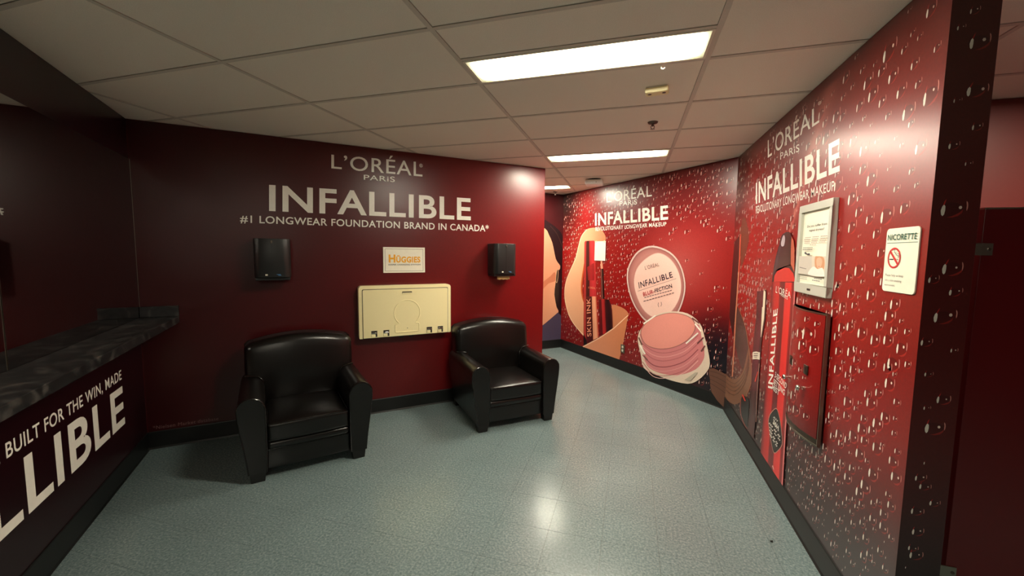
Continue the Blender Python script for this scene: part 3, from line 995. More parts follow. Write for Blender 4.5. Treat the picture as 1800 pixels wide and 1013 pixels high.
# brush hair running over the corner
pr.poly(conv(E_, [(592, 856), (640, 860), (690, 885), (740, 905), (766, 930), (766, 1120), (690, 1110), (610, 1010), (600, 930)]), (104, 68, 54), 2)
for k in range(4):
    pr.line(conv(E_, [(600, 872 + 26 * k), (650, 884 + 32 * k), (710, 915 + 36 * k), (762, 950 + 38 * k)]), .8, (70, 44, 36), 3)
pr.build('product_print', wall_far)
inkm = {}
for nm, cc in (('peach_ink', (228, 150, 118)), ('navy_ink', (40, 28, 48)), ('grey_ink', (128, 104, 100)), ('red_ink', (176, 36, 48)), ('orange_ink', (240, 172, 24)),
               ('green_ink', (20, 92, 76)), ('black_ink', (28, 26, 26)), ('taupe_ink', (96, 86, 78))):
    inkm[nm] = plain(nm, cc, 0.5, scale=40)
wall_text(W3, "SKIN INK", D_(197, 822), D_(190, 560), D_(168, 826), D_(164, 563), wall_far, mat=inkm['peach_ink'], weight=.012, d=.011)
wall_text(W3, "L’ORÉAL", D_(176, 494), D_(224, 500), D_(177, 482), D_(224, 487), wall_far, mat=inkm['peach_ink'], weight=.005, d=.011)
wall_text(W3, "L’ORÉAL", E_(170, 204), E_(264, 178), E_(166, 180), E_(258, 158), wall_far, mat=inkm['grey_ink'], d=.011)
wall_text(W3, "INFALLIBLE", E_(130, 327), E_(352, 252), E_(124, 287), E_(344, 217), wall_far, mat=inkm['navy_ink'], weight=.004, d=.011)
wall_text(W3, "BLUR-", E_(158, 380), E_(232, 356), E_(154, 354), E_(228, 332), wall_far, mat=inkm['red_ink'], weight=.016, d=.011)
wall_text(W3, "FECTION", E_(234, 355), E_(348, 321), E_(231, 331), E_(343, 296), wall_far, mat=inkm['navy_ink'], weight=.014, d=.011)

# --- portrait on the passage wall
KF = 4.052
F_ = lambda x, y: (930 + x / KF, 370 + y / KF)
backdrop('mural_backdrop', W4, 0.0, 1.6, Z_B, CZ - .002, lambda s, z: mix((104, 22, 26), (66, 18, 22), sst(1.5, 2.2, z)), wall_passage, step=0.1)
pr = Print(W4, d=.0010)
pr.poly(conv(F_, [(-60, 110), (20, 72), (105, 66), (140, 84), (190, 120), (238, 180), (246, 300), (240, 600), (232, 750), (195, 740), (60, 700), (-40, 400)]), (30, 19, 24), 3)
pr.poly(conv(F_, [(-40, 200), (30, 130), (112, 128), (140, 172), (165, 230), (180, 300), (190, 345), (205, 372), (222, 396), (216, 424), (196, 430), (188, 520), (180, 600), (196, 690),
                  (206, 740), (95, 828), (0, 860), (-30, 500)]), None, 2, shade=lambda u: mix((222, 146, 112), (240, 176, 140), u))
pr.poly(conv(F_, [(-30, 520), (60, 545), (105, 505), (150, 470), (184, 440), (188, 500), (140, 520), (100, 560), (40, 620), (-30, 600)]), (214, 132, 98), 3)
pr.poly(conv(F_, [(-40, 870), (95, 820), (150, 775), (204, 728), (230, 752), (226, 935), (-40, 945)]), (78, 70, 94))
pr.line(conv(F_, [(205, 400), (194, 450), (190, 500), (198, 515), (206, 470), (207, 410)]), .8, (224, 190, 150), 3)
pr.line(conv(F_, [(150, 110), (200, 170), (236, 260)]), 1.0, (70, 48, 44), 3)
pr.build('portrait_print', wall_passage)


# ------------------------------------------------------------------ ceiling lights
def ceiling_light(i, j, half, label):
    x = AX + (i + .5) * T4; y = BY + j * T2 + (0.25 if half == 0 else 0.75) * T2
    t = empty('ceiling_light', (x, y, CZ))
    tag(t, label, 'light', 'fluorescent troffers in the ceiling grid')
    hx, hy = T4 / 2 - .0125, T2 / 4 - .0125
    mb = MB()
    w = .012
    mb.box(-hx, hx, -hy, -hy + w, -.002, .012); mb.box(-hx, hx, hy - w, hy, -.002, .012)
    mb.box(-hx, -hx + w, -hy + w, hy - w, -.002, .012); mb.box(hx - w, hx, -hy + w, hy - w, -.002, .012)
    mb.build('frame', M['white_plastic'], t)
    mb = MB(); mb.box(-hx + w, hx - w, -hy + w, hy - w, .003, .008)
    mb.build('lens', M['lens'], t)
    mb = MB(); mb.box(-hx + .002, hx - .002, -hy + .002, hy - .002, .013, .028)
    mb.build('housing', M['white_plastic'], t)
    return t


ceiling_light(0, 0, 1, 'glowing long ceiling troffer nearest the viewer, largest of the lights')
ceiling_light(0, 4, 0, 'glowing ceiling troffer beyond the sprinkler, second from the viewer')
ceiling_light(-1, 7, 0, 'farthest glowing ceiling troffer, half hidden behind the dark red wall end')
ceiling_light(1, -7, 1, 'glowing ceiling troffer behind the viewer in the rear of the room')
ceiling_light(2, 0, 1, 'glowing ceiling troffer over the toilet stall beside the droplet wall')

# small things on the ceiling
t = empty('ceiling_sensor', (0.114, 2.640, CZ), math.radians(-8))
tag(t, 'small cream rectangular box with two round sensors, screwed to ceiling between lights', 'sensor')
mb = MB(); mb.rbox((0, 0, -.017), (.066, .036, .015), .009, 3); mb.build('case', M['cream'], t, smooth=True)
for sx in (-1, 1):
    mb = MB(); mb.lathe((sx * .04, -.004, -.0315), [(.008, 0), (.0105, .001), (.0105, -.002), (.006, -.003)], 14); mb.build('sensor_eye', M['steel_dark'], t, smooth=True)
mb = MB(); mb.box(-.06, .06, -.03, .03, -.003, .0035); mb.build('base_plate', M['white_plastic'], t)


def sprinkler(x, y, label):
    t = empty('sprinkler', (x, y, CZ))
    tag(t, label, 'sprinkler')
    mb = MB(); mb.lathe((0, 0, 0), [(.012, .0035), (.038, .003), (.034, -.006), (.016, -.012), (.010, -.013)], 20); mb.build('escutcheon', M['steel_dark'], t, smooth=True)
    mb = MB(); mb.lathe((0, 0, -.013), [(.009, 0), (.009, -.012), (.006, -.015)], 12)
    for s in (-1, 1): mb.tube([(s * .009, 0, -.022), (s * .013, 0, -.034), (s * .004, 0, -.047)], .0025, 6)
    mb.build('frame', M['steel_dark'], t, smooth=True)
    mb = MB(); mb.lathe((0, 0, -.048), [(.004, .003), (.017, .001), (.017, -.001), (.003, -.003)], 16); mb.build('deflector', M['steel'], t, smooth=True)


sprinkler(0.122, 3.30, 'pendent sprinkler head with dark escutcheon between the two nearer troffers')
sprinkler(-1.203, 6.56, 'small pendent sprinkler head beside the far light over the passage')
t = empty('smoke_detector', (-0.505, 5.60, CZ))
tag(t, 'white rounded wireless access unit with tiny lamps hung from ceiling near far wall', 'detector')
mb = MB(); mb.lathe((0, 0, 0), [(.09, .0035), (.095, -.004), (.088, -.012)], 28); mb.build('mount', M['dark_plastic'], t, smooth=True)
mb = MB(); mb.rbox((0, 0, -.044), (.115, .115, .032), .024, 4); mb.build('housing', M['bright_plastic'], t, smooth=True)
for k, xx in enumerate((-.045, -.01, .035)):
    mb = MB(); mb.lathe((xx, -.116, -.050), [(.005, .004), (.005, 0), (.003, -.001)], 10, ax=(0, 1, 0)); mb.build('indicator_lamp', M['led'] if k < 2 else M['steel_dark'], t)
mb = MB(); mb.tube([(0.116, 2.345, CZ), (0.12, 2.343, CZ - .012), (0.128, 2.34, CZ - .017), (0.136, 2.338, CZ - .012)], .003, 6)
tag(mb.build('ceiling_hook', M['white_plastic'], smooth=True), 'tiny white hook hanging from ceiling at edge of the nearest troffer', 'hook')

# ------------------------------------------------------------------ mirror and marble ledge
MZ0, MZ1 = 1.088, 2.314
for (a, b, lb) in ((0.002, 1.592, 'large frameless wall mirror reaching into the corner above marble ledge'),
                   (1.597, 3.4, 'large frameless wall mirror beside the joint, farther from the corner')):
    t = empty('mirror', W0.pt((a + b) / 2, MZ0, 0.002))
    tag(t, lb, 'mirror')
    mb = MB()
    c0 = W0.pt((a + b) / 2, MZ0, 0.002)
    vs = [W0.pt(s, z, d) - c0 for z in (MZ0, MZ1) for s, d in ((a, .0015), (b, .0015), (b, .007), (a, .007))]
    mb.add(vs, [(0, 1, 2, 3), (4, 5, 6, 7), (0, 1, 5, 4), (1, 2, 6, 5), (2, 3, 7, 6), (3, 0, 4, 7)])
    mb.build('glass', M['mirror'], t)
    for s in (a + .001, b - .001):
        mb = MB()
        mb.add([W0.pt(s + q, z, d) - c0 for z in (MZ0, MZ1) for q, d in ((-.001, .0015), (.001, .0015), (.001, .0085), (-.001, .0085))],
               [(0, 1, 2, 3), (4, 5, 6, 7), (0, 1, 5, 4), (1, 2, 6, 5), (2, 3, 7, 6), (3, 0, 4, 7)])
        mb.build('edge_strip', M['steel'], t)
t = empty('marble_ledge', W0.pt(1.7, 1.03, 0))
tag(t, 'narrow dark veined marble ledge under the mirror on burgundy wall', 'counter')
c0 = W0.pt(1.7, 1.03, 0)


def wbox(mb, w, s0, s1, d0, d1, z0, z1, c):
    return mb.add([w.pt(s, z, d) - c for z in (z0, z1) for s, d in ((s0, d0), (s1, d0), (s1, d1), (s0, d1))],
                  [(0, 1, 2, 3), (4, 5, 6, 7), (0, 1, 5, 4), (1, 2, 6, 5), (2, 3, 7, 6), (3, 0, 4, 7)])


mb = MB(); wbox(mb, W0, 0.002, 3.4, 0.0015, 0.252, 1.031, 1.086, c0); mb.build('slab', M['marble'], t, bevel=.004)
mb = MB(); wbox(mb, W1, 0.009, 0.252, 0.0015, 0.021, 1.0865, 1.172, c0); mb.build('side_splash', M['marble'], t, bevel=.002)


# ------------------------------------------------------------------ club chairs
def make_chair():
    """local frame: x across, y forward from the back, z up; origin at the middle of the back edge"""
    t = empty('club_chair')
    HI, HB, HT, ZT, ZB = 0.278, 0.392, 0.445, 0.612, 0.068

    def arm_outline(sg, n=10):
        # outline of the arm seen from the front: straight inside, rolled top, flared outside
        c = (HI + HT) / 2 + .002; r = (HT - HI) / 2
        pts = [(HI + .004, ZB), (HI, .25), (HI, ZT - r * 1.05)]
        for k in range(1, n):
            g = math.pi - math.pi * k / n
            pts.append((c + r * math.cos(g), ZT - r + r * math.sin(g)))
        pts += [(HT, ZT - r * 1.05), (HT - .004, .46), (HT - .016, .36), (HT - .032, .25), (HB + .008, .15), (HB, ZB)]
        return [(sg * a, b) for a, b in pts]
    for sg in (-1, 1):
        out = arm_outline(sg)
        mb = MB()
        # rows along the depth: slight rounding of the front edge
        rows = [(.10, 1), (.3, 1), (.5, 1), (.7, 1), (.82, 1), (.848, .995), (.858, .97)]
        cx = sg * (HI + HT) / 2; cz = .34
        n = len(out); vs = []
        for y, sc in rows:
            for a, b in out: vs.append((cx + (a - cx) * sc, y, cz + (b - cz) * (sc if b > .3 else 1)))
        fs = [(i * n + k, i * n + (k + 1) % n, (i + 1) * n + (k + 1) % n, (i + 1) * n + k) for i in range(len(rows) - 1) for k in range(n)]
        for base in (0, (len(rows) - 1) * n):
            for tr in tessellate_polygon([[Vector((a, b, 0)) for a, b in out]]): fs.append(tuple(base + q for q in tr))
        mb.add(vs, fs)
        ob = mb.build('arm', M['leather'], t, smooth=True)
        # welt round the front of the arm
        mb = MB()
        w = [(cx + (a - cx) * .985, .853, cz + (b - cz) * (.985 if b > .3 else 1)) for a, b in out]
        mb.tube(w, .0065, 7)
        mb.build('welt', M['piping'], ob, smooth=True)
    # seat cushion
    def cush(p):
        x, y, z = p
        k = (1 - (x / .275) ** 2) * (1 - (y / .33) ** 2)
        if z > 0: z += .030 * max(0, k)
        y += .012 * (1 - (x / .275) ** 2) * (1 if y > 0 else 0)
        return x, y, z
    mb = MB(); mb.rbox((0, .545, .338), (.272, .300, .066), .024, 4, mids=8, fn=cush)
    cu = mb.build('seat_cushion', M['leather'], t, smooth=True)
    for zz in (.396, .282):
        mb = MB()
        pth = []
        for k in range(21):
            x = -.262 + .524 * k / 20
            pth.append((x, .545 + .292 + .012 * (1 - (x / .275) ** 2), zz + (.003 if zz > .35 else 0) * (1 - (x / .262) ** 2)))
        pth = [(-.268, .36, zz), (-.268, .80, zz)] + pth + [(.268, .80, zz), (.268, .36, zz)]
        mb.tube(pth, .005, 6); mb.build('welt', M['piping'], cu, smooth=True)
    # front rail and apron
    mb = MB(); mb.rbox((0, .52, .243), (.276, .325, .031), .026, 4, mids=3); mb.build('front_rail', M['leather'], t, smooth=True)
    mb = MB(); mb.rbox((0, .45, .142), (.282, .375, .074), .012, 3, mids=3); mb.build('apron', M['leather'], t, smooth=True)
    mb = MB(); mb.box(-.275, .275, .826, .829, .208, .2105); mb.build('apron_seam', M['piping'], t)
    # back: one piece, crowned top, wings over the arms, leaning back
    def back(p):
        x, y, z = p
        u = x / .405
        if z > 0: z = z - .055 * (abs(u) ** 2.0) * (z / .28) + .006 * (1 - u * u)
        y = y - .30 * max(0, z) * .42 + (.035 * (1 - u * u) if y > 0 else 0)
        y += -.05 * max(0, (z - .15)) if y > 0 else 0
        if z < -.02: x = x * (1 - .05 * min(1, (-z) / .2))
        return x, y, z
    mb = MB(); mb.rbox((0, .165, .635), (.412, .105, .285), .06, 6, mids=8, fn=back)
    bk = mb.build('backrest', M['leather'], t, smooth=True)
    # welt along the rear outline of the back
    mb = MB()
    pth = []
    for k in range(33):
        g = -1 + 2 * k / 32
        x = .408 * math.copysign(min(1, abs(g) * 1.25), g)
        z = .28 if abs(g) < .8 else .28 - (abs(g) - .8) / .2 * .30
        q = back(Vector((x, -.06, z)))
        pth.append((q[0], q[1] + .165, q[2] + .635))
    mb.tube(pth, .0055, 6); mb.build('welt', M['piping'], bk, smooth=True)
    for sg in (-1, 1):                                      # welt where the back meets the arm
        mb = MB(); mb.tube([(sg * .408, .265, .618), (sg * .37, .29, .620), (sg * .32, .30, .612), (sg * .288, .30, .575), (sg * .281, .305, .50), (sg * .279, .32, .42)], .006, 6)
        mb.build('welt', M['piping'], bk, smooth=True)
    # lower body behind and feet
    mb = MB(); mb.rbox((0, .095, .27), (.372, .05, .2), .02, 3, mids=2); mb.build('back_panel', M['leather'], t, smooth=True)
    for sx in (-1, 1):
        for y, d in ((.815, .04), (.10, .04)):
            mb = MB(); cx = sx * .338
            vs = []
            for z, k in ((.07, 1.0), (.0, .86)):
                for a, b in ((-1, -1), (1, -1), (1, 1), (-1, 1)): vs.append((cx + a * .050 * k, y + b * d * k, z))
            mb.add(vs, [(0, 1, 2, 3), (4, 5, 6, 7), (0, 1, 5, 4), (1, 2, 6, 5), (2, 3, 7, 6), (3, 0, 4, 7)])
            mb.build('foot', M['foot_wood'], t, bevel=.004)
    return t


def copy_tree(o, parent=None):
    c = o.copy(); COL.objects.link(c)
    if parent: c.parent = parent
    for ch in list(o.children): copy_tree(ch, c)
    return c


def place(o, u, v, rot):
    p = W1.pt(u, 0, v)
    o.location = (p.x, p.y, 0)
    o.rotation_euler = (0, 0, TH + math.pi + rot)       # +y of the chair looks into the room


chair = make_chair()
tag(chair, 'black leather club chair nearer the viewer, in dim corner by marble ledge', 'armchair', 'club chairs along the burgundy wall')
place(chair, 1.112, 0.062, math.radians(5.0))
chair2 = copy_tree(chair)
tag(chair2, 'black leather club chair below the towel dispenser with paper, by wall end', 'armchair', 'club chairs along the burgundy wall')
place(chair2, 2.950, 0.035, math.radians(-2.0))


# ------------------------------------------------------------------ wall mounted things; local frame x along the wall, y out of it, z up
def wall_empty(name, w, s, z, flip=False):
    p = w.pt(s, z, 0)
    o = empty(name, p)
    e = w.e
    # x axis so that x cross y(normal) = z
    x = Vector((w.n.y, -w.n.x, 0))
    o.rotation_euler = (0, 0, math.atan2(x.y, x.x))
    return o


def local_sgn(w):
    x = Vector((w.n.y, -w.n.x, 0))
    return 1 if x.dot(w.e) > 0 else -1


def towel_dispenser(s, paper, label):
    t = wall_empty('towel_dispenser', W1, s, 1.385)
    tag(t, label, 'dispenser', 'paper towel dispensers on the burgundy wall')
    H = .342
    half = .134
    out = [(-half, .0015), (half, .0015), (half, .15), (half - .006, .17), (half - .032, .197), (half - .045, .202), (-half + .045, .202), (-half + .032, .197), (-half + .006, .17), (-half, .15)]
    mb = MB()
    rows = [(0.012, .97), (0.0, .9), (.03, 1.0), (H - .02, 1.0), (H, .985), (H + .004, .9)]
    mb = MB(); mb.prism(out, lambda a, b, d: (a, b, d), 0.014, H)
    mb.build('cover', M['smoke'], t, bevel=.006, segs=3, angle=50, smooth=True)
    mb = MB(); mb.box(-.128, .128, .0015, .175, -.012, .013); mb.build('base_tray', M['smoke_dark'], t, bevel=.004)
    mb = MB(); mb.box(-.0022, .0022, .2005, .2032, .02, H - .012); mb.build('seam', M['smoke_dark'], t)
    mb = MB(); mb.rbox((0, .203, H - .028), (.007, .004, .012), .003, 2); mb.build('latch', M['steel_dark'], t, smooth=True)
    for (x0, x1, z0, z1, mm) in ((.034, .052, .030, .043, 'white_plastic'),):
        mb = MB(); mb.box(x0, x1, .2015, .2028, z0, z1); mb.build('badge', M[mm], t)
    mb = MB(); mb.add([(x, .2027, z) for x, z in ((-.030, .042), (-.058, .042), (-.066, .030), (-.044, .030), (-.042, .036), (-.030, .038))], [(0, 1, 2, 3, 4, 5)])
    mb.build('badge', inkm_blue, t)
    if paper:
        mb = MB()
        n = 10
        vs = []
        for k in range(n + 1):
            x = -.075 + .15 * k / n
            e = .004 * math.sin(k * 2.1)
            vs += [(x, .13, -.008), (x, .134, -.05 + e), (x, .138, -.05 + e), (x, .136, -.008)]
        fs = []
        for k in range(n):
            for q in range(4): fs.append((k * 4 + q, k * 4 + (q + 1) % 4, k * 4 + 4 + (q + 1) % 4, k * 4 + 4 + q))
        mb.add(vs, fs); mb.build('paper_towel', M['kraft'], t)
    return t


inkm_blue = plain('blue_ink', (66, 120, 170), 0.5, scale=40)
towel_dispenser(0.936, False, 'smoke black paper towel dispenser above the chair nearer the viewer, no paper showing')
towel_dispenser(3.124, True, 'smoke black paper towel dispenser with brown paper hanging out, by wall end')

# diaper changing station
SX = local_sgn(W1)
t = wall_empty('changing_station', W1, 2.077, 0.790)
tag(t, 'folded cream plastic baby changing station on the burgundy wall between chairs', 'changing station')
HWD, HH, DP = 0.453, 0.506, 0.10


def round_rect(x0, x1, z0, z1, r, n=5, rb=None):
    rb = r if rb is None else rb
    pts = []
    for (cx, cz, g0, rr) in ((x1 - rb, z0 + rb, -90, rb), (x1 - r, z1 - r, 0, r), (x0 + r, z1 - r, 90, r), (x0 + rb, z0 + rb, 180, rb)):
        for k in range(n + 1):
            g = math.radians(g0 + 90 * k / n)
            pts.append((cx + rr * math.cos(g), cz + rr * math.sin(g)))
    return pts


mb = MB(); mb.prism(round_rect(-HWD, HWD, 0.0, HH, .028, rb=.008), lambda a, b, d: (a, d, b), 0.0015, DP)
mb.build('body', M['cream'], t, bevel=.006, segs=3, angle=50, smooth=True)
mb = MB(); mb.prism(round_rect(-HWD + .030, HWD - .030, 0.0, HH - .030, .012, rb=.004), lambda a, b, d: (a, d, b), DP - .004, DP + .0008)
mb.build('groove', M['cream_dark'], t)
mb = MB()
mb.prism(round_rect(-HWD + .036, HWD - .036, 0.004, HH - .036, .012, rb=.004), lambda a, b, d: (a, d, b), DP - .003, DP + .008)
door = mb.build('door_panel', M['cream'], t, bevel=.004, segs=3, angle=50, smooth=True)
# recessed pull
mb = MB(); mb.prism(round_rect(-.098, .098, .410, .452, .004), lambda a, b, d: (a, d, b), DP + .0075, DP + .0088); mb.build('pull_plate', M['cream'], door, bevel=.0006, segs=1)
mb = MB(); mb.prism(round_rect(-.048, .048, .424, .446, .003), lambda a, b, d: (a, d, b), DP + .0086, DP + .0094); mb.build('pull_recess', M['cream_dark'], door)
mb = MB(); mb.rbox((0, DP + .0105, .4275), (.046, .003, .0055), .002, 2); mb.build('pull_lip', M['cream'], door, smooth=True)
# moulded outline
pth = []
for k in range(31):
    g = math.radians(-52 + 284 * k / 30)
    pth.append((.128 * math.cos(g), DP + .008, .232 + .128 * math.sin(g)))
pth += [(-.112, DP + .008, .122), (-.118, DP + .008, .116), (-.118, DP + .008, .048), (-.110, DP + .008, .040), (.110, DP + .008, .040), (.118, DP + .008, .048), (.118, DP + .008, .116), (.106, DP + .008, .122)]
mb = MB(); mb.tube(pth, .0052, 6, closed=True); mb.build('moulded_outline', M['cream'], door, smooth=True)
mb = MB(); mb.lathe((0, DP + .0075, .078), [(.004, 0), (.004, .0015), (.002, .002)], 10, ax=(0, 1, 0)); mb.build('rivet', M['slot_dark'], door)
for x in (-.338, -.222, .205, .318):
    mb = MB(); mb.box(x - .028, x + .028, DP + .0078, DP + .0090, .012, .072); sl = mb.build('strap_slot', M['slot_dark'], door)
    mb = MB(); mb.rbox((x, DP + .013, .049), (.027, .005, .006), .002, 2); mb.build('strap_bar', M['chrome'], sl, smooth=True)
    mb = MB(); mb.rbox((x + .008, DP + .0105, .026), (.019, .003, .015), .002, 2); mb.build('strap_tab', M['cream'], sl, smooth=True)
for x in (-.05, .05):
    mb = MB(); mb.rbox((x, .05, -.012), (.022, .018, .013), .004, 2); mb.build('hinge', M['dark_plastic'], t, smooth=True)

# sign above the station
t = wall_empty('changing_sign', W1, 2.077, 1.417)
tag(t, 'small cream framed sign with orange lettering above the changing station', 'sign')
mb = MB(); mb.box(-.208, .208, .001, .008, 0, .255); mb.build('board', M['paper'], t, bevel=.002)
mb = MB()
for (x0, x1, z0, z1) in ((-.190, .190, .236, .239), (-.190, .190, .016, .019), (-.190, -.187, .016, .239), (.187, .190, .016, .239)):
    mb.box(x0, x1, .0075, .0086, z0, z1)
mb.build('border', inkm['grey_ink'], t)


def sign_text(s, x0, x1, z0, z1, y, mat, parent, weight=0.0, name='lettering'):
    return quad_text(s, (x0, z0), (x1, z0), (x0, z1), (x1, z1), lambda a, b: Vector((a, y, b)), name, mat, parent, weight)


# local x runs to the viewer's left when it points against the wall direction
def flip(w): return -1 if local_sgn(w) < 0 else 1


k = -1  # viewed from the room, +x of the local frame lies to the left
sg = 1 if Vector((W1.n.y, -W1.n.x, 0)).dot(RT) > 0 else -1
sign_text('H', sg * -.155, sg * -.090, .102, .182, .0092, inkm['orange_ink'], t, .040)
sign_text('ÜGGIES', sg * -.083, sg * .160, .102, .162, .0092, inkm['orange_ink'], t, .040)
sign_text('DIAPER CHANGING STATION', sg * -.158, sg * .160, .074, .088, .0092, inkm['black_ink'], t, .008)

# taped paper and outlet on the far wall
s0, z0 = W3.at(1046, 458); s1, z1 = W3.at(1066, 424)
c0 = W3.pt((s0 + s1) / 2, z0, 0)
t = tag(empty('paper_sheet', c0), 'blank white paper sheet taped on droplet mural beside the red tube', 'paper')
mb = MB(); wbox(mb, W3, s0, s1, .0122, .0128, z0, z1, c0); mb.build('sheet', M['paper'], t)
for ss in (s0 + .03, s1 - .03):
    mb = MB(); wbox(mb, W3, ss - .02, ss + .02, .0128, .0131, z1 - .02, z1 + .006, c0); mb.build('tape', M['cream'], t)
s0, z0 = W3.at(1092.3, 622); s1, z1 = W3.at(1098.2, 606.5)
z0, z1 = .255, .372
sc = (s0 + s1) / 2
c0 = W3.pt(sc, z0, 0)
t = tag(empty('wall_outlet', c0), 'electrical outlet with two cream sockets low on the droplet mural', 'outlet')
mb = MB(); wbox(mb, W3, sc - .037, sc + .037, .001, .012, z0, z1, c0); mb.build('cover_plate', M['steel'], t, bevel=.002)
for zz in (z0 + .034, z0 + .083):
    mb = MB(); mb.lathe(W3.pt(sc, zz, .012) - c0, [(.017, 0), (.017, .002), (.014, .003)], 14, ax=W3.n); so = mb.build('socket', M['white_plastic'], t, smooth=True)
    mb = MB()
    for q in (-.006, .006): wbox(mb, W3, sc + q - .0012, sc + q + .0012, .0148, .0153, zz - .004, zz + .006, c0)
    mb.build('socket_slots', M['dark_plastic'], so)

# ------------------------------------------------------------------ right wall: framed notice, sign, dispenser
sg2 = 1 if Vector((W2.n.y, -W2.n.x, 0)).dot(Vector((0, -1, 0))) > 0 else -1      # viewer's right = towards -Y
s_of = lambda y: y - END_Y
t = wall_empty('framed_notice', W2, s_of(2.673), 1.412)
tag(t, 'silver framed paper notice with small photo on the droplet wall', 'notice')
FWD, FH = .213, .516
mb = MB()
fo = .034
y0, y1 = .012, .030                      # stands proud of the print
for (x0, x1, z0, z1) in ((-FWD, FWD, 0, fo + .022), (-FWD, FWD, FH - fo - .008, FH), (-FWD, -FWD + fo, fo + .022, FH - fo - .008), (FWD - fo, FWD, fo + .022, FH - fo - .008)):
    mb.box(x0, x1, .0005, y1, z0, z1)
mb.build('frame', M['silver'], t, bevel=.004, segs=2)
mb = MB(); mb.box(-FWD + fo, FWD - fo, .0005, .014, fo + .022, FH - fo - .008); sh = mb.build('sheet', M['paper'], t)
px0, px1, pz0, pz1 = -FWD + fo, FWD - fo, fo + .022, FH - fo - .008


class SignPrint:
    """flat print on a sheet in the local frame of a sign; u from the viewer's left to right, v up"""
    def __init__(self, x0, x1, z0, z1, y, sg):
        self.b = (x0, x1, z0, z1); self.y = y; self.sg = sg; self.v, self.f, self.c = [], [], []

    def p(self, u, v):
        x0, x1, z0, z1 = self.b
        uu = u if self.sg > 0 else 1 - u
        return (x0 + (x1 - x0) * uu, self.y, z0 + (z1 - z0) * v)

    def poly(self, pts, col, smooth=0):
        if smooth: pts = curve_pts(pts, smooth)
        b = len(self.v); self.v += [self.p(*q) for q in pts]; self.c += [lin(col)] * len(pts)
        for tr in tessellate_polygon([[Vector((a, c, 0)) for a, c in pts]]): self.f.append(tuple(b + q for q in tr))
        self.y += .00015

    def text(self, s, u0, u1, v0, v1, mat, parent, weight=0.0):
        return quad_text(s, (u0, v0), (u1, v0), (u0, v1), (u1, v1), lambda a, b: Vector(self.p(a, b)), 'lettering', mat, parent, weight)

    def build(self, name, parent): return new_obj(name, self.v, self.f, M['paper_print'], parent, cols=self.c)


sp = SignPrint(px0, px1, pz0, pz1, .0144, sg2)
for (v, a, b) in ((.640, .10, .92), (.615, .08, .94), (.590, .10, .92), (.565, .12, .90), (.535, .36, .60)):
    n = 14
    for k in range(n):
        if k in (4, 9): continue
        sp.poly([(a + (b - a) * k / n, v), (a + (b - a) * (k + .8) / n, v), (a + (b - a) * (k + .8) / n, v + .009), (a + (b - a) * k / n, v + .009)], (186, 160, 150))
for v in (.495, .470):
    for k in range(7):
        sp.poly([(.12 + .055 * k, v), (.165 + .055 * k, v), (.165 + .055 * k, v + .010), (.12 + .055 * k, v + .010)], (110, 106, 100))
sp.poly([(.20, .425), (.30, .405), (.42, .40), (.40, .425), (.31, .42), (.25, .445)], (52, 56, 62), 3)
sp.poly([(0.0, .13), (1.0, .13), (1.0, .385), (0.0, .385)], (222, 208, 190))
sp.poly([(.0, .13), (.55, .13), (.5, .385), (.0, .385)], (208, 198, 186))
sp.poly([(.62, .375), (.72, .385), (.90, .375), (.96, .30), (.92, .20), (.70, .19), (.63, .27)], (212, 150, 110), 3)      # hair
sp.poly([(.70, .36), (.80, .37), (.87, .33), (.86, .27), (.79, .225), (.72, .25), (.68, .31)], (232, 178, 148), 3)         # face
sp.poly([(.42, .13), (.5, .22), (.62, .25), (.74, .22), (.90, .24), (.98, .17), (.98, .13)], (240, 230, 222), 3)           # towel
sp.poly([(.735, .262), (.79, .252), (.83, .27), (.79, .243)], (196, 80, 76))
sp.poly([(.05, .22), (.32, .205), (.34, .212), (.06, .23)], (120, 110, 102))
for v in (.085, .065):
    for k in range(6): sp.poly([(.07 + .055 * k, v), (.115 + .055 * k, v), (.115 + .055 * k, v + .008), (.07 + .055 * k, v + .008)], (150, 140, 128))
for v, a in ((.09, .66), (.062, .60)):
    for k in range(4): sp.poly([(a + .07 * k, v), (a + .058 + .07 * k, v), (a + .058 + .07 * k, v + .011), (a + .07 * k, v + .011)], (120, 116, 112))
sp.build('notice_print', sh)
sp.y = .0152
sp.text('Do you suffer from', .16, .86, .785, .815, inkm['taupe_ink'], sh, .008)
sp.text('vaginal dryness?', .24, .78, .725, .755, inkm['taupe_ink'], sh, .008)
mb = MB(); mb.box(-.022, .022, .0295, .0308, .022, .034); mb.build('frame_badge', M['dark_plastic'], t)

# no smoking sign
t = wall_empty('smoking_sign', W2, s_of(1.927), 1.492)
tag(t, 'white rounded no smoking sign with green heading near wall end', 'sign')
mb = MB(); mb.prism(round_rect(-.1, .1, 0, .251, .016), lambda a, b, d: (a, d, b), .001, .006); bo = mb.build('board', M['paper'], t, bevel=.001, segs=1)
sp = SignPrint(-.1, .1, 0, .251, .0064, sg2)
sp.poly([(.04, .765), (.97, .765), (.97, .774), (.04, .774)], (20, 92, 76))


def ring(cx, cy, ru, rv, k, col, n=28):
    for q in range(n):
        g0, g1 = 2 * math.pi * q / n, 2 * math.pi * (q + 1) / n
        sp.poly([(cx + ru * math.cos(g0), cy + rv * math.sin(g0)), (cx + ru * math.cos(g1), cy + rv * math.sin(g1)),
                 (cx + ru * k * math.cos(g1), cy + rv * k * math.sin(g1)), (cx + ru * k * math.cos(g0), cy + rv * k * math.sin(g0))], col)
        sp.y -= .00015
    sp.y += .00015


